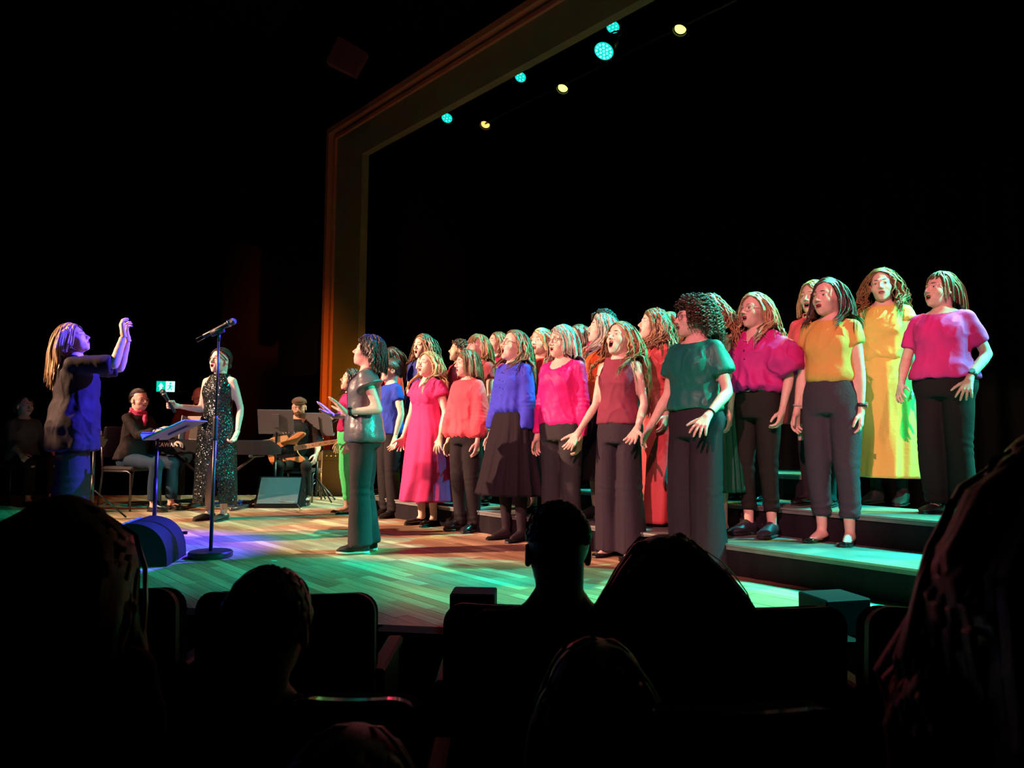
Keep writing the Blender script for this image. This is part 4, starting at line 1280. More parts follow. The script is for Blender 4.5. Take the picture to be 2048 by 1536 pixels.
# tall round-base microphone stand
B = at_z(421, 1114, 0.0); top = at_y(438, 668, B.y)
ms = empty('microphone_stand', B, 0, 'tall black straight microphone stand on a heavy round base', 'microphone stand')
q = MB(); q.tube([(0, 0, 0), (0, 0, .006), (0, 0, .034), (0, 0, .042)], [.140, .145, .145, .136], 40); sharp(q.build('base', METAL, ms), 40)
hz = top.z; tx = top.x - B.x
ln = lambda z: (tx * z / hz, 0, z)
q = MB(); q.tube([ln(.04), ln(.88)], .0125, 14); q.build('lower_pole', METAL, ms)
q = MB(); q.tube([ln(.80), ln(.82), ln(.95), ln(.97)], [.014, .017, .017, .014], 14); q.build('clutch', PLASTIC, ms)
q = MB(); q.tube([ln(.95), ln(hz - .02)], .0085, 12); q.build('upper_pole', METAL, ms)
q = MB(); q.tube([ln(hz - .05), ln(hz)], .011, 10); q.tube([(tx - .055, 0, hz + .002), (tx + .03, 0, hz + .035)], .024, 14); q.tube([(tx - .05, .0, hz - .004), (tx - .15, 0, hz - .06), (tx - .16, 0, hz - .035), (tx - .10, 0, hz - .005)], .003, 6)
q.build('clip', PLASTIC, ms)
mp_ = at_y(448, 654, B.y)
microphone((top.x + .055, B.y, top.z + .068), (0.87, 0, 0.45), 'black handheld microphone resting in the clip of the tall stand')


def music_stand(loc, rzv, h, tilt, label, mt=DESK, w=.48, d=.34, sheets=0, base='tripod'):
    t = empty('music_stand', loc, rzv, label, 'music stand')
    q = MB(); q.tube([(0, 0, .08), (0, 0, h)], .0135, 12); q.tube([(0, 0, .1), (0, 0, h * .6)], .0165, 12); q.build('pole', METAL, t)
    if base == 'tripod':
        for k in range(3):
            a = k * 2.094 + .5; q = MB(); q.tube([(0, 0, .30), (.30 * math.cos(a), .30 * math.sin(a), .012)], .009, 8); q.tube([(0, 0, .12), (.15 * math.cos(a), .15 * math.sin(a), .16)], .005, 6); q.build('leg', METAL, t)
    else:
        for k in range(2):
            q = MB(); q.box((0, 0, 0), (.52, .035, .022)); o = q.build('foot_bar', METAL, t, smooth=False); o.location = (0.02, 0, .012 + .022 * k); o.rotation_euler = (0, 0, k * 1.5708 + .15)
        q = MB(); q.tube([(0, 0, .01), (0, 0, .12)], .02, 12); q.build('socket', METAL, t)
    R_ = rx(tilt)
    T = lambda p: R_ @ np.array(p) + np.array((0, 0, h))
    q = MB(); q.box(T((0, 0, d / 2 - .02)), (w, .008, d), R_); q.box(T((0, -.028, -.02)), (w, .06, .006), R_); q.box(T((0, -.056, -.012)), (w, .005, .018), R_)
    q.box(T((0, .012, d / 2)), (.08, .016, .16), R_); q.build('desk', mt, t, smooth=False)
    for s_ in range(sheets):
        x0 = (-w / 4 + .005, w / 4 - .005)[s_ % 2]; q = MB(); n = 8
        xs = np.linspace(-w / 4 + .01, w / 4 - .01, n); v = []
        for zz in (-.012, d - .05):
            v += [T((x0 + x, -.010 - .004 * (s_ // 2) - .008 * math.sin((x / w * 2 + .5) * math.pi), zz)) for x in xs]
        q.add(v, [[i, i + 1, n + i + 1, n + i] for i in range(n - 1)]); o = q.build('sheet_music', PAPER, t); o.modifiers.new('s', 'SOLIDIFY').thickness = .002
    return t


# conductor's stand with a broad tray and clips
Bc = at_z(307, 1075, 0.0)
cs = music_stand(Bc, math.radians(-84), 0.80, math.radians(-64), 'low music stand with a wide desk of sheet music lit blue before the conductor', DESK, .52, .36, 4, 'bar')
for x in (-.14, .13):
    q = MB(); R_ = rx(math.radians(-64)); T = lambda p: R_ @ np.array(p) + np.array((0, 0, .80))
    q.tube([T((x, -.03, .02)), T((x + .01, -.055, .07)), T((x, -.03, .12))], .004, 6); q.build('page_clip', SATIN, cs)
music_stand(at_z(548, 1012, 0), math.radians(188), 0.86, math.radians(-22), 'black music stand at the left of the bass player', DESK, .40, .30, 2)
music_stand(at_z(632, 1004, 0), math.radians(174), 0.84, math.radians(-22), 'black music stand at the right of the bass player', DESK, .40, .30, 0)
music_stand(at_z(182, 1040, 0), math.radians(-120), 0.72, math.radians(-40), 'thin dark music stand between the conductor and the seated woman', METAL, .2, .1, 0)


def wedge(loc, rzv, w, h, d, label, lit=True):
    """floor monitor: local -y is the sloping grille side"""
    t = empty('stage_monitor', loc, rzv, label, 'speaker')
    prof = [(d / 2, 0), (d / 2, h * .45), (d * .18, h), (-d * .02, h), (-d / 2, h * .10), (-d / 2, 0)]
    q = MB(); q.extrude(prof, -w / 2, w / 2, (0, 0, 0), (0, 1, 0), (0, 0, 1), (1, 0, 0)); q.build('cabinet', CAB, t, smooth=False)
    a = np.array((0, -d * .02, h)); b_ = np.array((0, -d / 2, h * .10)); n_ = nrm(np.cross((1, 0, 0), b_ - a)); n_ = n_ if n_[1] < 0 else -n_
    c = (a + b_) / 2 + n_ * .008; R_ = np.stack([np.array((1, 0, 0)), nrm(a - b_), n_], 1)
    q = MB(); q.box(c, (w * .90, np.linalg.norm(a - b_) * .92, .014), R_); q.build('grille', GRILLE, t, smooth=False)
    q = MB()
    for x in np.linspace(-w * .43, w * .43, 26):
        q.box(a + np.array((x, -.004, .004)), (.006, .02, .01))
    q.build('grille_ribs', CAB, t, smooth=False)
    q = MB(); q.box((-w / 2 - .003, 0.03, h * .55), (.01, .12, .035)); q.box((w / 2 + .003, 0.03, h * .55), (.01, .12, .035)); q.build('handle_recess', METAL, t, smooth=False)
    return t


wedge(at_z(562, 1013, 0), math.radians(4), .50, .34, .40, 'teal-lit wedge floor monitor in front of the bass player')
# curved side-on monitor at the front of the stage
Bw = at_z(256, 1134, 0); w2 = empty('stage_monitor', Bw, math.radians(10), 'black floor monitor with a curved side beside the microphone stand base', 'speaker')
pr = [(-.20, 0.0), (.235, 0.0), (.235, .03)] + [(.235 * math.sin(a) ** .9, .275 * math.cos(a) ** .8) for a in np.linspace(1.42, 0.12, 11)] + [(-.01, .275), (-.04, .265), (-.20, .09)]
q = MB(); q.extrude(pr, 0, .46, (0, -.02, 0), (1, 0, 0), (0, 0, 1), (0, 1, 0)); sharp(q.build('cabinet', CAB, w2), 30)
fa, fb = np.array((-.045, 0, .268)), np.array((-.20, 0, .095)); fc_ = (fa + fb) / 2; fx = nrm(fb - fa); fz = nrm(np.cross(fx, (0, 1, 0))); fz = fz if fz[2] > 0 else -fz
q = MB(); q.box(fc_ + np.array((0, .21, 0)) + fz * .006, (.215, .42, .012), np.stack([fx, np.array((0, 1.0, 0)), fz], 1)); q.build('grille', GRILLE, w2, smooth=False)
q = MB(); q.tube([(.03, -.018, .12), (.03, -.026, .12)], .012, 12); q.build('side_socket', SATIN, w2)

# small front fill speakers standing on the stage edge
for (x, y, n_, w_, d_, h_, lb, r_) in ((948, 1197, 0, .20, .16, .15, 'small black box speaker on the stage edge left of the short-haired man', -3), (1667, 1232, 0, .225, .20, .155, 'small black box speaker on the stage edge below the front platform', 14)):
    c = at_y(x, 1172 if x < 1000 else 1182, 3.35 if x < 1000 else 3.30); c.z = 0
    t = empty('box_speaker', c, math.radians(r_), lb, 'speaker')
    q = MB(); q.box((0, 0, h_ / 2), (w_, d_, h_)); o = q.build('cabinet', CAB, t, smooth=False); o.modifiers.new('b', 'BEVEL').width = .006
    q = MB(); q.box((0, d_ / 2 + .003, h_ / 2), (w_ * .9, .006, h_ * .88)); q.build('grille', GRILLE, t, smooth=False)

# stage piano on a folding stand, its maker's name on the back
KY = 8.05
kl, kr = at_y(306, 896, KY + .05), at_y(536, 894, KY - .1)
kc = (kl + kr) / 2; kw = (kr - kl).length; ka = math.atan2(kr.y - kl.y, kr.x - kl.x)
kb = empty('stage_piano', (kc.x, kc.y, 0), ka, 'black electric stage piano seen from behind on a folding stand', 'piano'); kz = kc.z
q = MB(); q.extrude([(0, -.075), (0, .07), (.04, .085), (.16, .06), (.30, .02), (.34, -.02), (.34, -.075)], -kw / 2, kw / 2, (0, 0, kz), (0, 1, 0), (0, 0, 1), (1, 0, 0)); q.build('case', mat('piano_case', (0.012, 0.014, 0.016), 0.35), kb, smooth=False)
q = MB(); q.box((0, .26, kz + .012), (kw * .92, .13, .02)); q.build('white_keys', mat('ivory', (.75, .73, .68), .3), kb, smooth=False)
q = MB()
for i in range(36):
    if i % 7 not in (2, 6):
        q.box((-kw * .44 + (i + 1) * kw * .88 / 36, .235, kz + .028), (.010, .08, .016))
q.build('black_keys', METAL, kb, smooth=False)
tx_ = bpy.data.curves.new('maker_name', 'FONT'); tx_.body = 'KAWAI'; tx_.size = .062; tx_.extrude = .0015; tx_.align_x = 'LEFT'; tx_.offset = .0012; tx_.space_character = 1.08
to = bpy.data.objects.new('maker_name', tx_); COL.objects.link(to); to.parent = kb
to.location = (-kw / 2 + .045, -.003, kz + .005); to.rotation_euler = (math.pi / 2, 0, 0); SL = mat('silver_letters', (.75, .80, .82), .4)
_dg = bpy.context.evaluated_depsgraph_get(); _me = bpy.data.meshes.new_from_object(to.evaluated_get(_dg)); _me.materials.clear(); _me.materials.append(SL)
tm_ = bpy.data.objects.new('maker_name', _me); COL.objects.link(tm_); tm_.parent = kb; tm_.location = to.location; tm_.rotation_euler = to.rotation_euler; bpy.data.objects.remove(to)
q = MB()
for sx in (-1, 1):
    q.tube([(sx * kw * .36, .12, kz - .08), (-sx * kw * .22, .12, .03)], .016, 10); q.tube([(sx * kw * .36, -.04, kz - .09), (sx * kw * .36, .30, kz - .09)], .016, 8); q.tube([(-sx * kw * .22, -.06, .02), (-sx * kw * .22, .34, .02)], .018, 10)
q.build('folding_stand', TUBE, kb)
# large pale score desk standing on the piano
dp = at_y(398, 848, KY + .12); t = empty('score_folder', (dp.x, dp.y, kz + .085), ka + .1, 'large pale grey score folder propped upright on the stage piano', 'folder')
q = MB(); R_ = rx(math.radians(-14)); q.box((.03, 0, .13), (.34, .012, .27), R_); q.build('back_board', mat('grey_card', (.42, .40, .34), .7), t, smooth=False)
q = MB(); q.box((.05, -.015, .085), (.28, .010, .16), R_); q.build('dark_pocket', mat('dark_card', (.05, .05, .04), .7), t, smooth=False)
q = MB(); q.box((-.165, -.03, .13), (.012, .08, .27), R_ @ rz(-.35)); q.build('open_cover', mat('blue_grey_card', (.22, .30, .36), .6), t, smooth=False)


def chair(loc, rzv, label, w=.44):
    t = empty('stage_chair', loc, rzv, label, 'chair')
    q = MB(); q.box((0, 0, .45), (w, .43, .05)); o = q.build('seat', CLOTHB, t, smooth=False); o.modifiers.new('b', 'BEVEL').width = .02
    q = MB(); q.box((0, -.21, .74), (w, .04, .34), rx(-.12)); o = q.build('backrest', CLOTHB, t, smooth=False); o.modifiers.new('b', 'BEVEL').width = .018
    for sx in (-1, 1):
        q = MB(); q.tube([(sx * w * .48, .20, 0), (sx * w * .48, .19, .40), (sx * w * .48, .15, .425), (sx * w * .48, -.18, .425)], .011, 8); q.build('leg', TUBE, t)
        q = MB(); q.tube([(sx * w * .48, -.25, 0), (sx * w * .48, -.20, .42), (sx * w * .48, -.24, .86)], .011, 8); q.build('leg', TUBE, t)
    return t


# cables, foot pedals and tape on the floor
CABLE = [mat('cable_black', (.02, .02, .022), .5), mat('cable_grey', (.25, .28, .30), .5), mat('cable_blue', (.05, .08, .35), .5)]
rc = np.random.default_rng(11)
for q_ in range(9):
    c = at_z(rc.uniform(462, 545), rc.uniform(1003, 1014), .01); pts = []
    ph = rc.uniform(0, 6); R0 = rc.uniform(.06, .16)
    for t_ in np.linspace(0, 1, 26):
        a = ph + t_ * rc.uniform(7, 9); pts.append((c.x + (t_ - .5) * .45 + R0 * math.cos(a), c.y + R0 * .7 * math.sin(a), .012 + .03 * abs(math.sin(a * 1.7)) * t_))
    q = MB(); q.tube(pts, .0055, 6)
    tag(q.build('cable', CABLE[q_ % 3]), 'tangled thin %s cable in the heap between the piano and the monitor' % ('black', 'grey', 'blue')[q_ % 3], 'cable', 'cable heap on the stage, %s ones' % ('black', 'grey', 'blue')[q_ % 3])
a0, a1 = at_z(600, 1018, .01), at_z(575, 1003, .02)
q = MB(); q.tube([a0, a0 * .7 + a1 * .3 + Vector((0, 0, .05)), at_z(560, 1003, .12) , at_z(556, 1000, .10)], .006, 6); tag(q.build('cable', CABLE[1]), 'pale cable plugged into the front of the teal-lit wedge monitor', 'cable')
for (x, y, lb) in ((478, 1011, 'blue-grey foot pedal in the cable heap'), (520, 1014, 'dark foot pedal by the wedge monitor'), (398, 1012, 'low black pedal box beside the sequined singer')):
    t = empty('foot_pedal', at_z(x, y, 0), rc.uniform(-.4, .4), lb, 'pedal')
    q = MB(); q.box((0, 0, .025), (.13, .17, .05), taper=.85); q.build('case', CABLE[2] if x == 478 else PLASTIC, t, smooth=False)
    q = MB(); q.tube([(0, -.04, .05), (0, -.04, .065)], .015, 12); q.tube([(-.03, .05, .05), (-.03, .05, .062)], .009, 10); q.tube([(.03, .05, .05), (.03, .05, .062)], .009, 10); q.build('switch', SATIN, t)
for (x, y, lb) in ((548, 1122, 'small white tape mark on the boards right of the stand base'), (267, 1040, 'small white tape mark beside the curved monitor')):
    q = MB(); q.box((0, 0, .0015), (.035, .02, .002)); o = q.build('tape_mark', mat('white_tape', (.8, .8, .78), .6), None, smooth=False, loc=at_z(x, y, 0)); tag(o, lb, 'tape')

# bass amplifier and low black cases in front of the arch foot
for (x, y, w_, d_, h_, lb) in ((668, 1003, .42, .35, .62, 'black bass amplifier cabinet beside the foot of the arch'), (700, 1003, .36, .35, .60, 'black equipment case beside the bass amplifier')):
    c = at_z(x, y - 6, 0); c.y += .5; c.x *= (c.y) / (c.y - .5)
    t = empty('amplifier' if x == 668 else 'equipment_case', c, 0, lb, 'amplifier' if x == 668 else 'case')
    q = MB(); q.box((0, 0, h_ / 2), (w_, d_, h_)); o = q.build('cabinet', CAB, t, smooth=False); o.modifiers.new('b', 'BEVEL').width = .012
    q = MB(); q.box((0, -d_ / 2 - .004, h_ * .42), (w_ * .86, .01, h_ * .70)); q.build('grille', CAB, t, smooth=False)
    q = MB(); q.tube([(-.06, 0, h_), (-.05, 0, h_ + .03), (.05, 0, h_ + .03), (.06, 0, h_)], .008, 6); q.build('handle', METAL, t)
    if x == 668:
        for k in range(5):
            q = MB(); q.tube([(-.13 + k * .06, -d_ / 2 - .004, h_ * .88), (-.13 + k * .06, -d_ / 2 - .02, h_ * .88)], .012, 10); q.build('knob', SATIN, t)
# low tripod of a boom stand at the right of the bass player
c = at_z(636, 998, 0); t = empty('boom_stand', c, 0, 'low tripod microphone stand with splayed legs right of the wedge monitor', 'microphone stand')
q = MB(); q.tube([(0, 0, .25), (0, 0, .95)], .010, 10); q.build('pole', METAL, t)
for a in (-.6, 1.7, 3.6):
    q = MB(); q.tube([(0, 0, .24), (.30 * math.cos(a), .24 * math.sin(a), .015)], .008, 8); lo = q.build('leg', TUBE, t); q = MB(); q.ball((.30 * math.cos(a), .24 * math.sin(a), .014), .014, seg=10, rings=6); q.build('rubber_foot', PLASTIC, lo)
q = MB(); q.tube([(-.12, 0, .80), (.22, 0, 1.02)], .006, 8); q.build('boom', METAL, t)


# ------------------------------------------------------------------ guitars
def guitar(O, neckdir, up, body_col, label, scale=1.0, bass=True, L=None):
    """O bridge point, neckdir along the strings towards the head, up across the body, strings face = neckdir x up"""
    X = nrm(neckdir); U = nrm(np.array(up) - X * (np.array(up) @ X)); Z = np.cross(X, U)
    t = empty('bass_guitar' if bass else 'electric_guitar', O, 0, label, 'guitar')
    O = np.zeros(3); k = scale
    out = [(-.115, 0), (-.105, .10), (-.05, .155), (.03, .150), (.09, .115), (.16, .125), (.25, .165), (.31, .155), (.315, .125), (.25, .085), (.215, .045), (.215, -.035), (.235, -.075), (.275, -.115), (.275, -.145), (.22, -.155), (.13, -.115), (.05, -.125), (-.02, -.150), (-.085, -.115)]
    if not bass:
        out = [(-.10, 0), (-.09, .10), (-.03, .14), (.05, .13), (.12, .11), (.19, .14), (.24, .12), (.20, .06), (.18, .0), (.20, -.06), (.24, -.10), (.20, -.13), (.12, -.10), (.04, -.13), (-.04, -.14), (-.09, -.09)]
    # rounded outline through the control points
    P = np.array(out) * k; n = len(P); sm = []
    for i in range(n):
        p0, p1, p2, p3 = P[i - 1], P[i], P[(i + 1) % n], P[(i + 2) % n]
        for u in (0, .25, .5, .75):
            sm.append(.5 * ((2 * p1) + (-p0 + p2) * u + (2 * p0 - 5 * p1 + 4 * p2 - p3) * u * u + (-p0 + 3 * p1 - 3 * p2 + p3) * u ** 3))
    q = MB(); q.extrude([tuple(s) for s in sm], -.022, .022, O, X, U, Z); o = q.build('body', mat('guitar_' + body_col[0], body_col[1], .25, coat=.5), t, smooth=False)
    bv = o.modifiers.new('b', 'BEVEL'); bv.width = .006; bv.segments = 2; bv.limit_method = 'ANGLE'; bv.angle_limit = 1.0
    pg = [(.0, -.02), (.03, .03), (.12, .055), (.20, .04), (.21, -.03), (.24, -.09), (.17, -.09), (.08, -.085), (.01, -.10), (-.04, -.09), (-.02, -.05)]
    q = MB(); q.extrude([(a * k, b_ * k) for a, b_ in pg], .022, .0245, O, X, U, Z); q.build('pickguard', mat('pickguard', (.01, .01, .01), .2), t, smooth=False)
    NL = (L or (.62 if bass else .50)) * k
    x0 = .19 * k; R_ = np.stack([X, U, Z], 1)
    q = MB(); w0, w1 = .030, .021
    q.add([X * x0 + U * w0 + Z * .018, X * x0 - U * w0 + Z * .018, X * (x0 + NL) - U * w1 + Z * .018, X * (x0 + NL) + U * w1 + Z * .018, X * x0 + U * w0 + Z * .036, X * x0 - U * w0 + Z * .036, X * (x0 + NL) - U * w1 + Z * .036, X * (x0 + NL) + U * w1 + Z * .036], [(0, 3, 2, 1), (4, 5, 6, 7), (0, 1, 5, 4), (1, 2, 6, 5), (2, 3, 7, 6), (3, 0, 4, 7)])
    nk = q.build('neck', mat('maple_neck', (.60, .36, .17), .35), t, smooth=False)
    for f_ in range(1, 21):
        xf = .86 * k * (1 - 2 ** (-f_ / 12)) if bass else .64 * k * (1 - 2 ** (-f_ / 12))
        xx = x0 + NL - xf
        if xx > x0:
            q = MB(); q.box(X * xx + Z * .037, (.003, .044, .002), R_); q.build('fret', SATIN, nk, smooth=False)
        if f_ in (3, 5, 7, 9, 12, 15, 17) and xx > x0:
            q = MB(); q.disc(X * (xx + .018) + Z * .0365, Z, .0075, .002, seg=10); q.build('inlay', mat('inlay_black', (.02, .015, .01), .4), nk)
    q = MB(); hp = [(0, -.022), (.03, -.035), (.17, -.028), (.20, .0), (.19, .035), (.04, .04), (0, .022)]
    q.extrude([(a * k + x0 + NL, b_ * k) for a, b_ in hp], .010, .026, O, X, U, Z); hd = q.build('headstock', MATS['maple_neck'], t, smooth=False)
    for i in range(4 if bass else 6):
        q = MB(); c = X * (x0 + NL + .045 * k + i * .035 * k) + U * .045 * k + Z * .018; q.tube([c, c + U * .025], [.004, .010], 8); q.build('tuning_peg', SATIN, hd)
    for i in range(4 if bass else 6):
        o_ = (i - (1.5 if bass else 2.5)) * (.012 if bass else .008)
        q = MB(); q.tube([X * -.04 + U * o_ + Z * .034, X * (x0 + NL + .03) + U * o_ * .8 + Z * .040], .0012, 4); q.build('string', SATIN, t)
    q = MB(); q.box(X * -.045 + Z * .028, (.045, .075, .014), R_); q.build('bridge', SATIN, t, smooth=False)
    for xx in (.05, .11):
        q = MB(); q.box(X * xx * k + Z * .027, (.020, .085, .012), R_); q.build('pickup', METAL, t, smooth=False)
    for i, (a, b_) in enumerate(((-.02, -.075), (.03, -.10), (.075, -.10))):
        q = MB(); q.tube([X * a + U * b_ + Z * .024, X * a + U * b_ + Z * .040], .010, 10); q.build('knob', METAL, t)
    return t


# ------------------------------------------------------------------ theatre seats in the dark
SEATC = mat('seat_upholstery', (0.004, 0.0035, 0.004), 0.95, spec=0.05); SEATW = mat('seat_dark_wood', (0.006, 0.004, 0.004), 0.5, spec=0.2); SEATG = mat('seat_lacquered_wood', (0.020, 0.012, 0.010), 0.12, coat=0.6)


def seat(cx, y, ztop, w, label, rzv=0.0, curve=.05):
    SW = SEATG if y < 1.5 else SEATW
    """local +y faces the stage; the camera sees the lacquered back"""
    t = empty('theatre_seat', (cx, y, -0.62), rzv, label, 'seat')
    z1 = ztop + .62; r_ = .060; q = MB(); xs = np.concatenate([-w / 2 + r_ * (1 - np.cos(np.linspace(0, math.pi / 2, 7))), np.linspace(-w / 2 + r_ * 1.2, w / 2 - r_ * 1.2, 11), w / 2 - r_ * (1 - np.cos(np.linspace(math.pi / 2, 0, 7)))]); n = len(xs)
    prof = []
    for x in xs:
        e = w / 2 - abs(x); dz = 0 if e > r_ else r_ - math.sqrt(max(r_ * r_ - (r_ - e) ** 2, 0))
        prof.append((x, -curve * (1 - (2 * x / w) ** 2), z1 - dz))
    for (nm, y0, y1, mt, shr) in (('back_shell', -.012, .012, SW, 0), ('back_cushion', .012, .075, SEATC, .012)):
        v = []
        for (x, yy, zz) in prof:
            x *= (1 - shr * 2)
            v += [(x, yy + y0, zz - shr), (x, yy + y1, zz - shr - .004), (x, yy + y1 + .03, z1 - .50), (x, yy + y0 + .03, z1 - .52)]
        f = []
        for i in range(n - 1):
            for k in range(4):
                f.append([4 * i + k, 4 * i + (k + 1) % 4, 4 * i + 4 + (k + 1) % 4, 4 * i + 4 + k])
        f += [[3, 2, 1, 0], [4 * n - 4, 4 * n - 3, 4 * n - 2, 4 * n - 1]]
        q = MB(); q.add(v, f); sharp(q.build(nm, mt, t), 40)
    q = MB(); q.box((0, .27, z1 - .42), (w * .86, .44, .10)); o = q.build('seat_cushion', SEATC, t, smooth=False); o.modifiers.new('b', 'BEVEL').width = .03
    for sx in (-1, 1):
        q = MB(); q.box((sx * w * .5, .20, z1 - .24), (.05, .36, .03)); q.box((sx * w * .5, .22, (z1 - .28) / 2 + .02), (.03, .28, z1 - .28)); o = q.build('armrest', SEATW, t, smooth=False); o.modifiers.new('b', 'BEVEL').width = .008
    return t


def seat_px(x0, x1, ytop, d, label, curve=.05, rzv=0):
    a, b_ = at_y(x0, ytop, d), at_y(x1, ytop, d)
    return seat((a.x + b_.x) / 2, d, (a.z + b_.z) / 2, b_.x - a.x, label, rzv, curve)


seat_px(12, 357, 1170, 2.15, 'dark theatre seat back in front of the long-haired woman at left')
seat_px(395, 752, 1180, 2.10, 'dark theatre seat back behind the short round head at left')
seat_px(888, 1228, 1202, 2.05, 'dark theatre seat holding the short-haired man with visible ears')
seat_px(1240, 1690, 1207, 1.95, 'wide dark curved seat back under the box speaker')
seat_px(1732, 2120, 1209, 2.0, 'dark theatre seat back beside the long-haired figure at right')
seat_px(560, 850, 1384, 1.28, 'near seat back whose top edge has a faint blue glint', .03)
seat_px(1150, 1700, 1400, 1.22, 'near seat back whose lacquered top edge has a cyan glint', .05)
# ------------------------------------------------------------------ fabrics


def fab(name, c, rough=0.8, sheen=0.0, **k):
    k.setdefault('spec', 0.15 if max(c) < .1 else 0.3)
    k.setdefault('bump', 0.22); k.setdefault('bscale', 38)
    return mat(name, c, rough, sheen=sheen, **k)


BLK = fab('black_trouser_cloth', (0.016, 0.014, 0.016)); CHAR = fab('charcoal_trouser_cloth', (0.036, 0.034, 0.038)); PLUMB = fab('plum_black_cloth', (0.030, 0.023, 0.034)); OLIVEB = fab('olive_black_cloth', (0.018, 0.018, 0.015))
DENIM = fab('black_denim', (0.050, 0.046, 0.064), bscale=90); BLKS = fab('black_skirt_cloth', (0.017, 0.013, 0.018))
BLUE_T = fab('blue_jersey', (0.015, 0.045, 0.42)); BLUE_B = fab('cobalt_blouse', (0.045, 0.055, 0.62)); NAVY = fab('navy_cloth', (0.02, 0.03, 0.22)); TURQ = fab('turquoise_cloth', (0.02, 0.35, 0.45))
PINKD = fab('raspberry_dress_cloth', (0.62, 0.030, 0.16)); CORAL = fab('coral_blouse_cloth', (0.82, 0.095, 0.125)); PINKT = fab('hot_pink_jersey', (0.72, 0.008, 0.20), 0.55); ORANGE = fab('orange_cloth', (0.80, 0.10, 0.02))
REDO = fab('red_orange_cloth', (0.65, 0.05, 0.03)); RED = fab('red_cloth', (0.60, 0.03, 0.04)); MAROON = fab('maroon_jersey', (0.30, 0.022, 0.05)); DUSTY = fab('dusty_red_jersey', (0.36, 0.06, 0.08)); RUBY = fab('ruby_cloth', (0.45, 0.01, 0.12))
PLUM = fab('plum_ribbed_knit', (0.20, 0.030, 0.065), bscale=120, stretch=(0.3, 0.3, 3)); SALMON = fab('salmon_satin', (0.62, 0.080, 0.085), 0.40, bump=.15); TEAL = fab('teal_jersey', (0.010, 0.16, 0.13), 0.5); MAG = fab('magenta_shirt_cotton', (0.58, 0.020, 0.24), 0.65)
YEL = fab('mustard_jersey', (0.70, 0.46, 0.11)); YELD = fab('yellow_dress_cotton', (0.80, 0.64, 0.14)); TPINK = fab('pink_jersey', (0.70, 0.030, 0.27)); GREEN_T = fab('bright_green_cloth', (0.10, 0.80, 0.25)); DKG = fab('dark_green_satin', (0.010, 0.09, 0.055), 0.35)
DARKSH = fab('dark_loose_shirt', (0.022, 0.017, 0.018), 0.7); BLKSW = fab('black_sweater', (0.018, 0.015, 0.015)); JEAN = fab('blue_denim', (0.022, 0.045, 0.075)); BROWNSH = fab('brown_red_shirt', (0.10, 0.03, 0.02)); GREYJ = fab('dark_grey_coat', (0.012, 0.012, 0.012))
TIGHT = fab('dark_tights', (0.028, 0.023, 0.028), bump=.05)
SILV = mat('silver_grey_coated_cloth', (0.13, 0.15, 0.165), 0.38, metal=0.35, bump=0.4, bscale=22)
SEQ = bpy.data.materials.new('black_sequins'); SEQ.use_nodes = True; _n = SEQ.node_tree; _b = _n.nodes['Principled BSDF']
_b.inputs['Base Color'].default_value = (0.035, 0.045, 0.045, 1); _b.inputs['Metallic'].default_value = 0.8; _b.inputs['Roughness'].default_value = 0.22
_v = _n.nodes.new('ShaderNodeTexVoronoi'); _v.inputs['Scale'].default_value = 170; _t = _n.nodes.new('ShaderNodeTexCoord'); _n.links.new(_t.outputs['Object'], _v.inputs['Vector'])
_s = _n.nodes.new('ShaderNodeVectorMath'); _s.operation = 'SUBTRACT'; _s.inputs[1].default_value = (.5, .5, .5); _n.links.new(_v.outputs['Color'], _s.inputs[0])
_k = _n.nodes.new('ShaderNodeVectorMath'); _k.operation = 'SCALE'; _k.inputs['Scale'].default_value = 0.9; _n.links.new(_s.outputs[0], _k.inputs[0])
_g = _n.nodes.new('ShaderNodeNewGeometry'); _a = _n.nodes.new('ShaderNodeVectorMath'); _a.operation = 'ADD'; _n.links.new(_g.outputs['Normal'], _a.inputs[0]); _n.links.new(_k.outputs[0], _a.inputs[1])
_m = _n.nodes.new('ShaderNodeVectorMath'); _m.operation = 'NORMALIZE'; _n.links.new(_a.outputs[0], _m.inputs[0]); _n.links.new(_m.outputs[0], _b.inputs['Normal'])

REL = ((0.14, 0.02, -1), (0.04, 0.20, -1), 'relax', (-0.9, 0.2, 0))
FWD = ((0.18, -0.02, -1), (0.06, 0.50, -0.85), 'splay', (-0.7, -0.3, -0.5))
BK = dict(lod=False)


def belt_(m, z=1.035, buckle=True):
    def f(r, root):
        q = r.ring_at(z); S = r.S
        st = [(z + dz, q[0] + .017, q[1] + .017, 0, q[2]) for dz in (-.018, .018)]
        v, fc = rings(st, 36); o = MB(); o.add(r.T(v), fc); b = o.build('belt', m, root)
        if buckle:
            o = MB(); y = (q[1] + .02 + q[2])
            for a, c in (((-.022, y, z - .018), (.022, y, z - .018)), ((-.022, y, z + .018), (.022, y, z + .018)), ((-.022, y, z - .018), (-.022, y, z + .018)), ((.022, y, z - .018), (.022, y, z + .018))):
                o.tube([r.T(a), r.T(c)], .0035, 6)
            o.build('buckle', SATIN, b)
    return f


def acc(*fs):
    def f(r, root):
        for g_ in fs:
            g_(r, root)
    return f


def watch(i, face=True):
    return lambda r, root: sharp(band(r, i, .011, .03, face).build('watch', [WATCH, WFACE], root))


def bracelet(i, m=None):
    return lambda r, root: band(r, i, .005, .03).build('bracelet', m or WATCH, root)


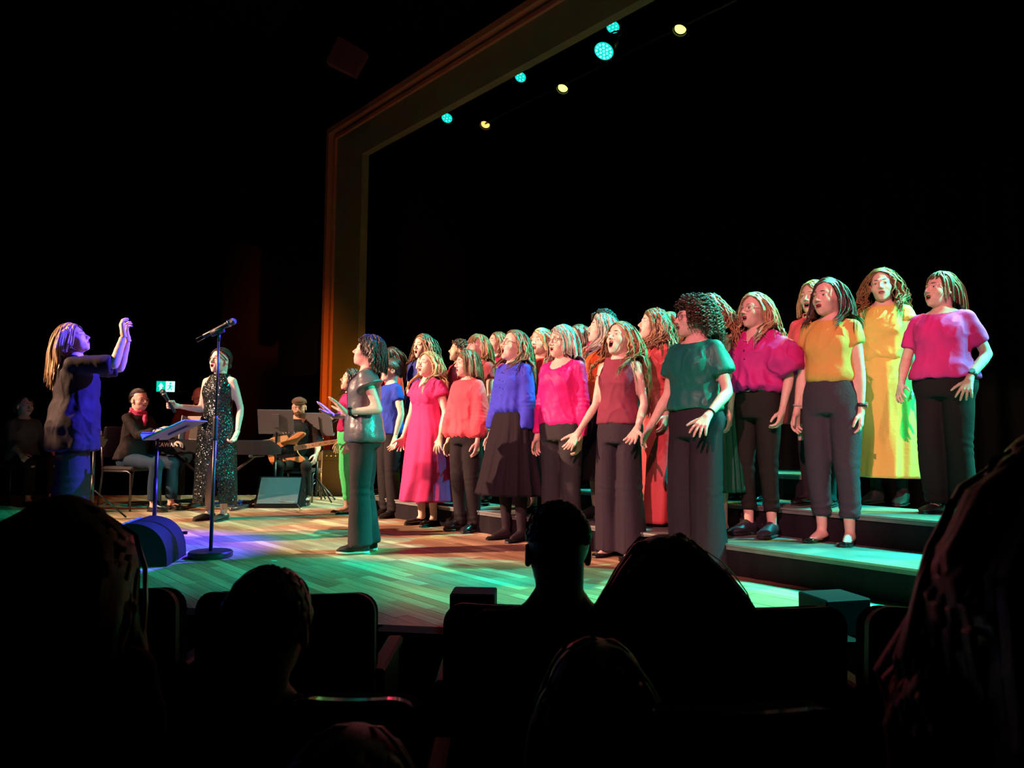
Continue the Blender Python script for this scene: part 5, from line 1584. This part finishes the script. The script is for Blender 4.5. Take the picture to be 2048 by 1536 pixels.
def necklace(m, z=1.36, beads=False):
    def f(r, root):
        o = MB(); pts = []
        for a in np.linspace(-2.4, 2.4, 25):
            pts.append(r.T((.085 * math.sin(a), -.02 + .088 * math.cos(a) + .018 * (1 + math.cos(a)), 1.43 - (1.43 - z) * (.5 + .5 * math.cos(a)))))
        o.tube(pts, .0018, 6)
        if beads:
            for p in pts[8:17]:
                o.ball(p + np.array((0, .003, -.004)), .0065, seg=8, rings=6)
        o.build('necklace', m, root)
    return f


def buttons(zs=(1.32, 1.26, 1.20, 1.14, 1.08)):
    def f(r, root):
        for z in zs:
            q = r.ring_at(z); o = MB(); y = q[1] + .018 + q[2] + (.022 * r.bust * math.exp(-((z - 1.235) / .07) ** 2)); o.disc(r.T((0, y + .004, z)), (0, 1, 0), .005, .004, seg=10); o.build('button', MATS['brow_dark'] if False else mat('button_dark', (.10, .01, .05), .3), root)
    return f


# ------------------------------------------------------------------ the soloists
person('person in profile in a shiny silver-grey top and flared charcoal trousers, standing alone', 722, 671, foot=1104, yaw=82, hyaw=92, hpitch=16, mouth=0.006, g=1.08, skin=0, hair=dict(kind='long', len=.155, part=.1, wave=.007, freq=75, wstart=.04, vol=.016, open=.012, spread=.4), hairc='dark',
       top_=dict(mat=SILV, hem=.845, sleeve=.34, sl=.075, loose=.6, flare=1.0, neck='crew', fold=.003, m=.018), trousers=dict(mat=CHAR, shape='flare', hem=.055, fold=.009), shoe=('sneaker', 'matt', 1), eyes='shut', seed=21, stance=.06, step=-.05,
       arms={'L': ((.22, -.42, -1), (.05, 1, -.10), 'flat', (.25, .75, -.6), (.05, .75, .75)), 'R': ((.2, .1, -1), (.0, 1, -.1), 'flat', (.1, .8, -.6), (0, .7, .7))}, extra=acc(watch(1)))
mw, mr = person('person in a black sequined sleeveless dress with a leg slit, holding a microphone', 428, 694, foot=1040, yaw=14, hyaw=24, hpitch=8, mouth=0.020, g=1.02, hair=dict(kind='updo', len=.1, bun=(0, -.11, -.03), bunr=.024, part=0), hairc='dark', dress=True,
       top_=dict(mat=SEQ, hem=.98, sleeve=0, neck='crew', m=.009, loose=.05, hi=1.425, fold=.005), skirt=dict(z0=1.0, hem=.17, hw=.215, hd=.17, pleats=5, amp=.04, hip=.008, slit=(112, .80, 27)), shoe=('loafer', 'matt'), glasses='d', seed=5, stance=.07,
       arms={'R': ((.10, .10, -1), (.42, .85, .10), 'grip', (-.8, .3, -.1), (.42, .85, .12)), 'L': ((.26, -.16, -1), (.08, .30, -1), 'soft', (-.3, .9, .2), (.0, .55, -.8))})
_M = Matrix.Translation(mw.location) @ Matrix.Rotation(mw.rotation_euler.z, 4, 'Z')
hp = _M @ Vector(mr.wri[0] + nrm((.42, .85, .12)) * .085 + np.array((-.03, .01, 0)))
microphone((hp.x - .045, hp.y - .02, hp.z + .085), (-.50, -.12, .86), 'black handheld microphone held by the sequined singer')
person('person conducting with a raised arm, long blonde hair and loose dark clothes, seen from behind', 160, 646, H=1.70, yaw=-112, hyaw=-100, hpitch=26, mouth=.004, g=1.14, skin=0, brow=1, hair=dict(kind='long', len=.33, part=.0, vol=.016, wave=.004, freq=30, front=.3), hairc='blonde',
       top_=dict(mat=DARKSH, hem=.70, sleeve=.95, sl=.040, loose=1.0, flare=1.12, fold=.008, m=.02), trousers=dict(mat=DARKSH, shape='wide', hem=.05), seed=8,
       arms={'R': ((.10, 1, .02), (-.15, .22, 1), 'soft', (-.3, .9, .3), (-.1, -.25, 1)), 'L': ((.02, 1, .02), (-.15, .22, 1), 'soft', (-.3, .9, .3), (-.1, -.25, 1))})

# ------------------------------------------------------------------ the band
SEATED = lambda w=.12, k=.44, h=.50, a=.42: [((w, k, h), (w * 1.05, a, .085)), ((-w, k, h), (-w * 1.05, a, .085))]


def scarf(r, root):
    o = MB()
    for q in range(3):
        t = np.linspace(0, 2 * math.pi, 22); o.tube([r.T((.078 * math.cos(a) + .006 * math.sin(5 * a + q), -.012 + .080 * math.sin(a), 1.385 + .022 * q - .02 * math.sin(a) + .008 * math.sin(3 * a + q * 2))) for a in t], .017, 8, cap=False)
    o.tube([r.T((0, .085, 1.39)), r.T((.02, .12, 1.33)), r.T((.03, .13, 1.26))], [.02, .028, .012], 8)
    o.build('scarf', mat('patterned_pink_scarf', (.55, .05, .15), .8, vary=.8, vscale=60), root)


chair(at_z(262, 1018, 0), math.radians(-108), 'dark upholstered stage chair under the seated pianist')
person('seated person with glasses and a pink scarf turning a page at the stage piano', 272, 790, H=1.66, loc=at_z(262, 1018, 0), yaw=-72, hyaw=-62, hpitch=2, mouth=0, g=1.10, skin=0, zoff=-.325, hair=dict(kind='updo', len=.1, bun=(0, -.10, .0)), hairc='dark', top_=dict(mat=BLKSW, hem=.88, sleeve=1.85, sl=.018, loose=.5), trousers=dict(mat=JEAN, shape='slim'), glasses='clear', legs=SEATED(), seed=31,
       arms={'R': ((.06, .68, -.70), (-.05, 1, .24), 'soft', (-.8, .1, -.5)), 'L': ((.12, .5, -.8), (-.1, 1, -.1), 'soft', (0, 0, -1))}, extra=scarf, lean=.12)


def cap(r, root):
    o = MB(); v, f = ellipsoid((0, -.004, .062), (.086, .108, .055), 24, 14); v[:, 2] = np.maximum(v[:, 2], .048); o.add(r.H(v), f)
    pk = [(x, .07 + .045 * math.sqrt(max(0, 1 - (x / .07) ** 2)), .050 - .010 * math.sqrt(max(0, 1 - (x / .07) ** 2))) for x in np.linspace(-.069, .069, 11)]
    pk2 = [(x, .06, .052) for x, _, _ in pk[::-1]]; P = np.array(pk + pk2); n = len(P); V = np.concatenate([P, P + np.array((0, 0, .008))])
    o.add(r.H(V), [list(range(n))[::-1], list(range(n, 2 * n))] + [[i, (i + 1) % n, (i + 1) % n + n, i + n] for i in range(n)]); o.build('flat_cap', mat('brown_flat_cap', (.10, .05, .03), .9, bump=.4, bscale=120), root)


def beard(full):
    def f(r, root):
        o = MB(); rg_ = np.random.default_rng(4)
        c = np.array((0, .030, -.062)); R_ = np.array((.056, .060, .058))
        v, fc = ellipsoid(c, R_, 26, 18); fc = [q for q in fc if v[q].mean(0)[1] > (.0 if full else .055) and v[q].mean(0)[2] < -.052 - .1 * max(0, v[q].mean(0)[1] - .075) * 0 and not (abs(v[q].mean(0)[0]) < .02 and -.072 < v[q].mean(0)[2] < -.054)]
        if full:
            v[:, 2] -= np.clip(-.075 - v[:, 2], 0, 1) * .35
        o.add(r.H(v), fc, 0, .4)
        o.tube(r.H([(-.030, .078, -.064), (-.016, .092, -.052), (0, .096, -.048), (.016, .092, -.052), (.030, .078, -.064)]), [.003, .0055, .006, .0055, .003], 8)
        o.build('beard', HAIR['brown' if full else 'light_brown'], root)
    return f


def strap(r, root):
    o = MB(); pts = [r.T(p) for p in ((-.10, -.10, 1.28), (-.085, -.03, 1.425), (-.07, .06, 1.40), (.0, .13, 1.25), (.10, .145, 1.10))]
    o.tube(pts, .026, 8, flat=.15, ref=(1, 0, 0)); o.build('guitar_strap', mat('brown_leather_strap', (.16, .06, .025), .6), root)


bl = at_z(593, 1004, 0)
person('seated bearded person in a flat cap and round glasses playing an orange bass guitar', 593, 806, H=1.74, loc=bl, yaw=-8, hyaw=-10, hpitch=-6, mouth=0, male=True, g=.98, skin=1, zoff=-.42, hair=dict(kind='crop', len=.02, n=60), hairc='brown', top_=dict(mat=BLKSW, hem=.90, sleeve=1.3, sl=.03, loose=.5), trousers=dict(mat=OLIVEB, shape='slim'), glasses='d', legs=SEATED(.16, .40, .46, .34), seed=33,
       arms={'R': ((.35, .12, -1), (-.55, .75, .10), 'soft', (-.2, -.9, -.3), (-.7, .3, -.5)), 'L': ((.30, .30, -1), (.0, .8, -.35), 'relax', (-.7, -.2, 0), (-.1, .5, -.8))}, extra=acc(cap, beard(False), strap))
chair(bl + Vector((0, .12, -.07)), math.radians(180), 'dark stage chair under the bass player')
ob = at_y(556, 903, bl.y - .33)
guitar(ob, (.97, -.08, .17), (-.17, .10, 1), ('orange', (.62, .26, .09)), 'orange solid-body bass guitar with black pickguard on the lap of the capped player', 1.12)
gl = at_z(390, 1003, 0)
person('seated bald bearded person with glasses playing guitar behind the stage piano', 390, 778, H=1.78, loc=gl, yaw=-18, hyaw=-30, hpitch=-16, mouth=0, male=True, g=1.12, skin=0, zoff=-.34, hair=dict(kind='fringe_bald', len=.02), hairc='light_brown', top_=dict(mat=BROWNSH, hem=.90, sleeve=.9, sl=.03, loose=.5), trousers=dict(mat=BLK, shape='slim'), glasses='d', legs=SEATED(.15, .40, .50, .36), seed=35,
       arms={'R': ((.25, .2, -1), (-.45, .8, .1), 'soft', (-.2, -.8, -.3)), 'L': ((.38, .30, -1), (.20, .85, .1), 'grip', (0, -.5, .8))}, extra=beard(True))
guitar(at_y(416, 902, gl.y - .34), (.97, -.10, .16), (-.2, 0, 1), ('amber', (.45, .20, .06)), 'guitar with a pale fretted neck held behind the stage piano', 1.0, False, .62)
q = MB(); q.tube([(0, 0, 0), (0, 0, .52)], .03, 12); q.tube([(0, 0, .0), (0, 0, .02)], .20, 24); q.tube([(0, 0, .47), (0, 0, .53)], .17, 24); tag(q.build('round_stool', METAL, loc=gl + Vector((0, .02, 0))), 'round black stool under the bald guitarist', 'stool')

# ------------------------------------------------------------------ the choir, front row on the floor from left to right
CH = 'choir singers'
person('singer in bright green trousers half hidden behind the silver-topped soloist', 692, 738, foot=1026, yaw=62, hyaw=60, hpitch=14, mouth=.022, hair=dict(len=.34, wave=.010, curl=.008, freq=90, vol=.016), hairc='dark', top_=dict(mat=RUBY, hem=.95, sleeve=.6), trousers=dict(mat=GREEN_T, shape='slim', hem=.14), shoe=('flat', 'patent'), seed=41, skin=1, group=CH)
person('singer in a royal blue T-shirt with dark hair in a low bun, behind the soloist', 775, 716, foot=1034, yaw=55, hyaw=68, hpitch=8, mouth=.012, g=1.10, hair=dict(kind='updo', len=.1, bun=(0, -.10, -.035), bunr=.02), hairc='brown', top_=dict(mat=BLUE_T, hem=.87, sleeve=.48, sl=.024, loose=.35), trousers=dict(mat=BLK, shape='straight', hem=.07), shoe=('boot', 'black'), seed=42, group=CH, arms={'L': ((.28, -.05, -1), (.05, .30, -1), 'splay', (.2, .9, .1)), 'R': REL})
person('long-haired blonde singer in a raspberry pink midi dress with flutter sleeves', 850, 702, foot=1050, yaw=42, hyaw=45, hpitch=8, mouth=.014, g=1.14, bust=1.25, hair=dict(len=.46, wave=.009, curl=.005, freq=48, part=-.1, vol=.014), hairc='blonde', brow=1, dress=True, top_=dict(mat=PINKD, hem=1.12, sleeve=.42, sl=.045, neck='v', loose=.1, gather=True), skirt=dict(z0=1.17, hem=.235, hw=.285, hd=.25, pleats=7, amp=.035, hip=.012, rows=44), shoe=('loafer', 'patent'), seed=43, group=CH,
       arms={'L': ((.28, -.10, -1), (.05, .35, -1), 'splay', (-.2, -.6, -.3)), 'R': ((.25, .05, -1), (.1, .35, -1), 'splay', (-.6, .4, 0))})
person('singer with a light brown bob in a coral balloon-sleeved blouse and black trousers', 930, 699, foot=1062, yaw=42, hyaw=62, hpitch=2, mouth=.010, g=1.0, hair=dict(len=.25, part=.1, vol=.017, open=.0, taper=8), hairc='light_brown', top_=dict(mat=CORAL, hem=.86, sleeve=1.90, sl=.035, loose=.95, blouse=.022, puff=.022, cuff=.45, fold=.008, gather=True), trousers=dict(mat=BLK, shape='taper', hem=.055), shoe=('sneaker', 'black'), seed=44, group=CH, arms={'L': REL, 'R': REL})
person('singer in glasses with a cobalt blue blouse over a long gathered black skirt', 1022, 657, foot=1080, yaw=46, hyaw=62, hpitch=12, mouth=.028, g=.97, hair=dict(len=.40, part=-.2, wave=.007, curl=.004, freq=60, vol=.012), hairc='light_brown', top_=dict(mat=BLUE_B, hem=1.0, sleeve=1.82, sl=.030, loose=.75, blouse=.02, puff=.008, fold=.007), skirt=dict(mat=BLKS, z0=1.04, hem=.36, hw=.30, hd=.27, pleats=15, amp=.055), socks=TIGHT, shoe=('flat', 'black'), glasses='d', seed=45, group=CH, extra=buttons(), arms={'L': ((.12, .02, -1), (.02, .12, -1), 'relax', (-.8, .3, 0)), 'R': ((.15, .0, -1), (.10, .20, -1), 'relax', (-.8, .3, 0))})
person('older singer with a pale grey bob and glasses in a hot pink long-sleeved top', 1122, 648, foot=1098, yaw=42, hyaw=55, hpitch=4, mouth=.014, g=1.10, bust=1.2, hair=dict(len=.30, part=.15, vol=.015, wave=.002, freq=40, taper=6), hairc='grey', brow=1, top_=dict(mat=PINKT, hem=.90, sleeve=1.92, sl=.010, loose=.5, neck='scoop', fold=.009, gather=True, blouse=.006), trousers=dict(mat=CHAR, shape='flare', hem=.05), glasses='d', seed=46, group=CH, arms={'L': ((.16, .0, -1), (-.02, .14, -1), 'soft', (-.8, .3, 0)), 'R': REL})
person('singer with long wavy honey hair in a plum sleeveless top, palms turned up', 1238, 640, foot=1114, yaw=38, hyaw=46, hpitch=14, mouth=.030, g=.92, hair=dict(len=.50, part=.0, wave=.011, curl=.007, freq=62, vol=.012, wstart=.25), hairc='honey', top_=dict(mat=PLUM, hem=.93, sleeve=0, loose=.4, neck='crew', fold=.008, shoulder=.012), trousers=dict(mat=PLUMB, shape='wide', hem=.035), shoe=('flat', 'patent'), seed=47, group=CH,
       arms={'L': ((.20, -.05, -1), (.12, .62, -.62), 'open', (.1, .7, .8), (.0, .7, -.65)), 'R': ((.16, .10, -1), (.25, .50, -.75), 'open', (.0, .8, .7))})
person('singer with a dark curly bob and glasses in a teal off-shoulder top, fingers spread', 1392, 592, foot=1140, yaw=52, hyaw=84, hpitch=2, mouth=.010, g=1.06, bust=1.2, hair=dict(kind='afro', len=.20, curl=.012, wave=.012, freq=190, vol=.030, steps=32, wstart=.02, n=560, thick=.0050, flat=.5), hairc='brown', top_=dict(mat=TEAL, hem=.97, sleeve=.60, sl=.048, loose=.35, neck='boat', fold=.010), trousers=dict(mat=PLUMB, shape='wide', hem=.03), glasses='d', seed=48, group=CH,
       extra=bracelet(1), arms={'L': ((.26, -.08, -1), (.02, .85, -.62), 'splay', (-.35, -.35, -.8), (.0, .75, -.65)), 'R': ((.16, .1, -1), (.12, .55, -.8), 'splay', (-.3, .3, -.8))})
# first step
person('singer in an oversized magenta shirt with a belt and cropped trousers', 1516, 583, foot=1072, z=.19, yaw=50, hyaw=62, hpitch=5, mouth=.014, g=.96, hair=dict(len=.42, part=-.2, vol=.013, wave=.010, curl=.006, freq=48, wstart=.3), hairc='blonde', brow=1, top_=dict(mat=MAG, hem=.98, sleeve=.95, sl=.075, puff=.055, loose=1.0, blouse=.035, neck='v', fold=.014, m=.02), trousers=dict(mat=OLIVEB, shape='slim', hem=.165), shoe=('sneaker', 'trainer'), glasses='clear', seed=49, group=CH, extra=acc(belt_(SHOE['black'], 1.0), buttons((1.26, 1.2, 1.14)), necklace(GLASS_CL, 1.33)),
       arms={'L': ((.34, -.10, -1), (-.05, .35, -1), 'soft', (-.8, .2, 0)), 'R': REL})
person('dark-haired singer in a mustard T-shirt, black jeans and patent flats on the lowest step', 1668, 553, foot=1086, z=.19, yaw=46, hyaw=60, hpitch=3, mouth=.010, g=.98, hair=dict(len=.34, part=-.35, vol=.010, wave=.006, freq=50, wstart=.25), hairc='brown', top_=dict(mat=YEL, hem=1.0, sleeve=.42, sl=.022, loose=.35, neck='crew', blouse=.01, fold=.006), trousers=dict(mat=DENIM, shape='taper', hem=.165, name='jeans'), shoe=('flat', 'patent'), seed=50, group=CH, extra=acc(belt_(SHOE['black'], 1.035, False), watch(1), bracelet(0, GLASS_CL)), arms={'L': ((.13, .0, -1), (.02, .06, -1), 'relax', (-.9, .2, 0)), 'R': ((.15, .02, -1), (.10, .15, -1), 'relax', (-.9, .2, 0))})
person('singer with long curly hair and dark green pleated skirt behind the teal top', 1414, 588, z=.19, n=4.42, yaw=45, hyaw=55, hpitch=6, mouth=.016, g=.97, hair=dict(len=.52, wave=.010, curl=.009, freq=75, vol=.022, spread=.5), hairc='honey', top_=dict(mat=DKG, hem=1.0, sleeve=0, neck='scoop'), skirt=dict(mat=DKG, z0=1.04, hem=.29, hw=.24, hd=.22, pleats=26, amp=.06, seg=180), shoe=('flat', 'patent'), seed=51, group=CH)
person('singer in a long salmon satin dress with loose wavy hair on the lowest step', 1306, 616, foot=1048, z=.19, yaw=52, hyaw=80, hpitch=12, mouth=.014, g=.98, hair=dict(len=.44, wave=.010, curl=.008, freq=80, vol=.016), hairc='light_brown', dress=True, top_=dict(mat=SALMON, hem=1.0, sleeve=.85, sl=.05, loose=.4, neck='v', fold=.008), skirt=dict(z0=1.04, hem=.025, hw=.24, hd=.20, pleats=5, amp=.07, hip=.012, rows=44), shoe=('flat', 'matt'), seed=52, group=CH, extra=acc(belt_(SALMON, 1.045, False), bracelet(1)), arms={'L': ((.16, .0, -1), (.05, .38, -1), 'relax', (-.8, .3, 0)), 'R': REL})
person('singer with long grey-streaked hair in profile, orange sweatshirt and black skirt', 1200, 626, z=.19, n=4.40, yaw=55, hyaw=82, hpitch=14, mouth=.018, hair=dict(len=.46, wave=.006, curl=.003, freq=45, vol=.015), hairc='grey', top_=dict(mat=ORANGE, hem=.93, sleeve=1.85, sl=.03, loose=.7, blouse=.015, cuff=.6), skirt=dict(mat=BLKS, z0=1.0, hem=.32, hw=.24, hd=.22, pleats=8), shoe=('sneaker', 'trainer'), seed=53, group=CH)
person('blonde singer in a red top mostly hidden behind the pale-haired singer in glasses', 1082, 655, z=.19, n=4.36, yaw=35, hyaw=40, hpitch=4, mouth=.012, hair=dict(len=.46, wave=.008, curl=.004, freq=45, part=.2), hairc='blonde', brow=1, top_=dict(mat=RED, hem=.9, sleeve=1.8), skirt=dict(mat=BLKS, z0=1.0, hem=.4), seed=54, group=CH, **BK)
person('singer in a magenta ruffled top with one hand at the cheek, behind the cobalt blouse', 992, 664, z=.38, n=4.76, yaw=50, hyaw=58, hpitch=12, mouth=.022, hair=dict(len=.36, wave=.008, curl=.004, freq=55), hairc='light_brown', top_=dict(mat=RUBY, hem=.95, sleeve=.9, sl=.045, puff=.04, fold=.016), skirt=dict(mat=BLK, z0=1.04, hem=.30, hw=.28, hd=.25, pleats=12), seed=55, group=CH, arms={'L': ((.25, .35, -1), (.0, .5, .95), 'flat', (-.9, .1, .2)), 'R': REL}, **BK)
person('singer with a blonde fringe and glasses in a dusty red short-sleeved top', 955, 668, z=.19, n=4.32, yaw=45, hyaw=60, hpitch=6, mouth=.010, g=1.12, hair=dict(len=.34, bangs=.085, part=.0, vol=.013), hairc='honey', brow=1, top_=dict(mat=DUSTY, hem=.9, sleeve=.45, sl=.02, loose=.4), trousers=dict(mat=BLK, shape='straight', hem=.06), glasses='clear', seed=56, group=CH)
person('singer with short dark curls in a maroon top beside the blonde fringe', 916, 681, z=.38, n=4.84, yaw=55, hyaw=72, hpitch=10, mouth=.018, skin=1, hair=dict(kind='afro', len=.12, curl=.008, wave=.008, freq=170, vol=.018, steps=18, wstart=.02, n=240, thick=.007, flat=.5), hairc='brown', top_=dict(mat=MAROON, hem=.95, sleeve=.45), skirt=dict(mat=BLK, z0=1.02, hem=.3, hw=.26), seed=57, group=CH, **BK)
person('tall singer with long wavy brown-blonde hair in a dark blue top at the back left', 846, 666, z=.19, n=4.36, yaw=35, hyaw=40, hpitch=2, mouth=.020, hair=dict(len=.46, wave=.011, curl=.006, freq=60, part=.3, vol=.014), hairc='light_brown', top_=dict(mat=NAVY, hem=.9, sleeve=.6, neck='v'), trousers=dict(mat=BLK, shape='straight', hem=.06), seed=58, group=CH)
person('dark-haired singer in glasses and a red-orange dress behind the blue T-shirt', 783, 693, z=.19, n=4.36, yaw=50, hyaw=58, hpitch=0, mouth=.008, hair=dict(kind='back', len=.32, vol=.008), hairc='brown', dress=True, top_=dict(mat=REDO, hem=1.0, sleeve=.9, sl=.03), skirt=dict(z0=1.04, hem=.55, hw=.24, pleats=6), glasses='d', seed=59, group=CH, **BK)
# second and third step
person('turquoise-shouldered singer glimpsed between the blonde fringe and the cobalt blouse', 972, 700, z=.38, n=5.12, yaw=45, hyaw=50, mouth=.010, hair=dict(len=.3), hairc='light_brown', top_=dict(mat=TURQ, hem=.9, sleeve=.45), trousers=dict(mat=BLK, shape='straight', hem=.06), seed=60, group=CH, **BK)
person('brown-haired singer whose crown just shows behind the cobalt blouse and blonde hair', 1053, 682, z=.38, n=4.98, yaw=45, hyaw=50, mouth=.010, hair=dict(len=.3), hairc='brown', top_=dict(mat=MAROON, hem=.9, sleeve=.45), trousers=dict(mat=BLK, shape='straight', hem=.06), seed=61, group=CH, **BK)
person('singer with straight dark hair in an orange-red top behind the pale grey bob', 1158, 649, z=.38, n=4.98, yaw=48, hyaw=62, hpitch=0, mouth=.010, hair=dict(len=.34, part=0), hairc='brown', top_=dict(mat=ORANGE, hem=.9, sleeve=.9), trousers=dict(mat=BLK, shape='straight', hem=.06), seed=62, group=CH, **BK)
person('singer with a dark curly crown showing above the grey-streaked hair', 1205, 620, z=.38, n=4.98, yaw=45, hyaw=60, hpitch=4, mouth=.010, skin=1, hair=dict(kind='afro', len=.10, curl=.008, wave=.008, freq=160, vol=.018, steps=16, wstart=.02, n=220, thick=.007, flat=.5), hairc='dark', top_=dict(mat=RUBY, hem=.9, sleeve=.9), trousers=dict(mat=BLK, shape='straight', hem=.06), seed=63, group=CH, **BK)
person('auburn-haired singer with a navy top between the salmon dress and the dark curls', 1340, 624, z=.38, n=4.98, yaw=48, hyaw=62, hpitch=0, mouth=.008, hair=dict(len=.40, part=0), hairc='auburn', top_=dict(mat=NAVY, hem=.9, sleeve=.9), trousers=dict(mat=BLK, shape='straight', hem=.06), seed=64, group=CH, **BK)
person('singer in an amber top whose shoulder shows beside the magenta shirt', 1496, 606, z=.38, n=4.98, yaw=48, hyaw=50, hpitch=0, mouth=.008, hair=dict(len=.30, part=0), hairc='brown', top_=dict(mat=YEL, hem=.9, sleeve=.9, sl=.03, loose=.6), trousers=dict(mat=BLK, shape='straight', hem=.06), seed=65, group=CH, **BK)


def bow(r, root):
    o = MB(); c = r.T((0, .088, 1.40))
    for k in (1, -1):
        t = np.linspace(0, 2 * math.pi, 12); o.tube([c + np.array((k * .035 * (1 - math.cos(a)) / 2, .01, .018 * math.sin(a))) for a in t], .005, 6, cap=False); o.tube([c, c + np.array((k * .012, .015, -.06)), c + np.array((k * .02, .012, -.12))], .005, 6)
    o.build('neck_tie', CORAL, root)


person('blonde singer in a coral-orange tie-neck dress between the mustard T-shirt and magenta shirt', 1626, 560, z=.38, n=4.98, yaw=48, hyaw=52, hpitch=2, mouth=.018, hair=dict(len=.27, part=.1, wave=.004), hairc='blonde', brow=1, dress=True, top_=dict(mat=CORAL, hem=.95, sleeve=1.7, sl=.035, loose=.9, fold=.008), skirt=dict(z0=1.0, hem=.60, hw=.25, pleats=6), socks=TIGHT, seed=66, group=CH, extra=bow, arms={'L': REL, 'R': ((.18, .05, -1), (.08, .12, -1), 'relax', (-.9, .2, 0))})
person('singer in a long yellow smocked dress with curly reddish hair, looking at the audience', 1776, 534, foot=1008, z=.38, yaw=46, hyaw=33, hpitch=2, hroll=4, mouth=.007, g=1.0, hair=dict(len=.42, wave=.012, curl=.009, freq=62, part=.0, vol=.015, wstart=.15), hairc='honey', dress=True, top_=dict(mat=YELD, hem=1.0, sleeve=.24, sl=.030, loose=.5, neck='crew', gather=True, fold=.009, blouse=.01), skirt=dict(z0=1.045, hem=.19, hw=.255, hd=.22, pleats=9, amp=.045, hip=.02, rows=44), socks=TIGHT, shoe=('boot', 'matt'), seed=67, group=CH, arms={'L': ((.14, .0, -1), (.02, .10, -1), 'relax', (-.6, .5, 0)), 'R': REL})
person('singer at the far right in a pink T-shirt and dark necklace, short side-swept hair', 1880, 544, z=.38, n=5.10, yaw=50, hyaw=76, hpitch=10, mouth=.014, g=1.16, bust=1.25, hair=dict(kind='back', len=.22, vol=.012, part=-.3), hairc='light_brown', top_=dict(mat=TPINK, hem=.93, sleeve=.72, sl=.022, loose=.45, neck='boat', fold=.009), trousers=dict(mat=BLK, shape='straight', hem=.07), shoe=('loafer', 'matt'), seed=68, group=CH, extra=acc(watch(1), necklace(BROWD, 1.33, True)),
       arms={'L': ((.34, -.28, -1), (-.25, .75, -.75), 'splay', (-.3, -.3, -.9), (-.15, .45, -.85)), 'R': ((.3, .1, -1), (-.1, .6, -.7), 'splay', (-.5, 0, -.8))})

# ------------------------------------------------------------------ the audience, seen from behind
AU = 'audience members in the dark foreground'
ASEAT = SEATED(.12, .46, .50, .44)


def aud(label, px, top, d, H, hair, hairc, hw=0, male=False, g=1.0, pitch=0, yaw=178, lean=0.0, roll=0, hs=None, **k):
    p = at_y(px, top, d); zl = -.62
    hair.setdefault('noise', .07); hair.setdefault('thick', .012)
    return person(label, px, top, H=H, loc=Vector((p.x, d, zl)), zoff=(p.z - zl) - H, yaw=yaw, hyaw=yaw + hw, hpitch=pitch, hroll=roll, mouth=0, g=g, male=male, hair=hair, hairc=hairc, top_=dict(mat=GREYJ, hem=.9, sleeve=1.6, sl=.03, loose=.6), trousers=dict(mat=GREYJ, shape='slim'), legs=ASEAT, group=AU, lean=lean, lod=False, **k)


aud('audience member with long reddish-brown hair at the left edge, seen from behind', 132, 985, 1.42, 1.68, dict(len=.60, vol=.012, wave=.004, freq=25, n=900, part=0, front=0, clampx=.125, thick=.018, noise=.05), 'auburn', seed=71)
aud('audience member with a short round haircut low at the left, seen from behind', 540, 1142, 1.55, 1.55, dict(kind='crop', len=.04, vol=.014, n=620), 'auburn', seed=72)
aud('short-haired audience member with visible ears and neck in the middle foreground', 1117, 992, 1.98, 1.76, dict(kind='crop', len=.022, vol=.009, n=620, wave=.004, freq=80), 'dark', male=True, hw=-4, seed=73)
aud('audience member with a broad mane of dark hair right of the short-haired man', 1352, 1080, 1.85, 1.62, dict(len=.36, vol=.035, n=420, spread=1.5, part=0), 'brown', roll=-14, hw=20, seed=74, g=1.2)
aud('audience member with very long reddish hair filling the right edge of the picture', 2160, 846, .92, 1.72, dict(len=.75, vol=.030, wave=.010, curl=.004, freq=22, n=800, part=0, thick=.013, clampx=.20, front=0), 'auburn', g=1.15, seed=75)
aud('audience member whose brown crown just shows at the bottom left edge', 700, 1474, 1.00, 1.50, dict(len=.25, vol=.02), 'brown', seed=76)
aud('audience member with greying hair low in the dark at the bottom centre', 1190, 1292, 1.30, 1.50, dict(len=.16, vol=.018), 'grey', seed=77)
person('seated onlooker with pale sleeves in the dark beyond the conductor at the far left', 52, 912, H=1.68, loc=at_z(40, 1006, 0), yaw=-60, hyaw=-60, mouth=0, zoff=-.40, hair=dict(len=.1), hairc='dark', top_=dict(mat=fab('grey_sleeve_cloth', (.12, .11, .10)), hem=.9, sleeve=1.5, sl=.02), trousers=dict(mat=BLK, shape='slim'), legs=SEATED(), seed=78, arms={'R': ((.15, .5, -.9), (0, .9, -.5), 'soft', (-.8, 0, -.5)), 'L': ((.15, .5, -.9), (0, .9, -.5), 'soft', (-.8, 0, -.5))}, **BK)
chair(at_z(40, 1006, 0), math.radians(-120), 'dark stage chair under the onlooker at the far left')
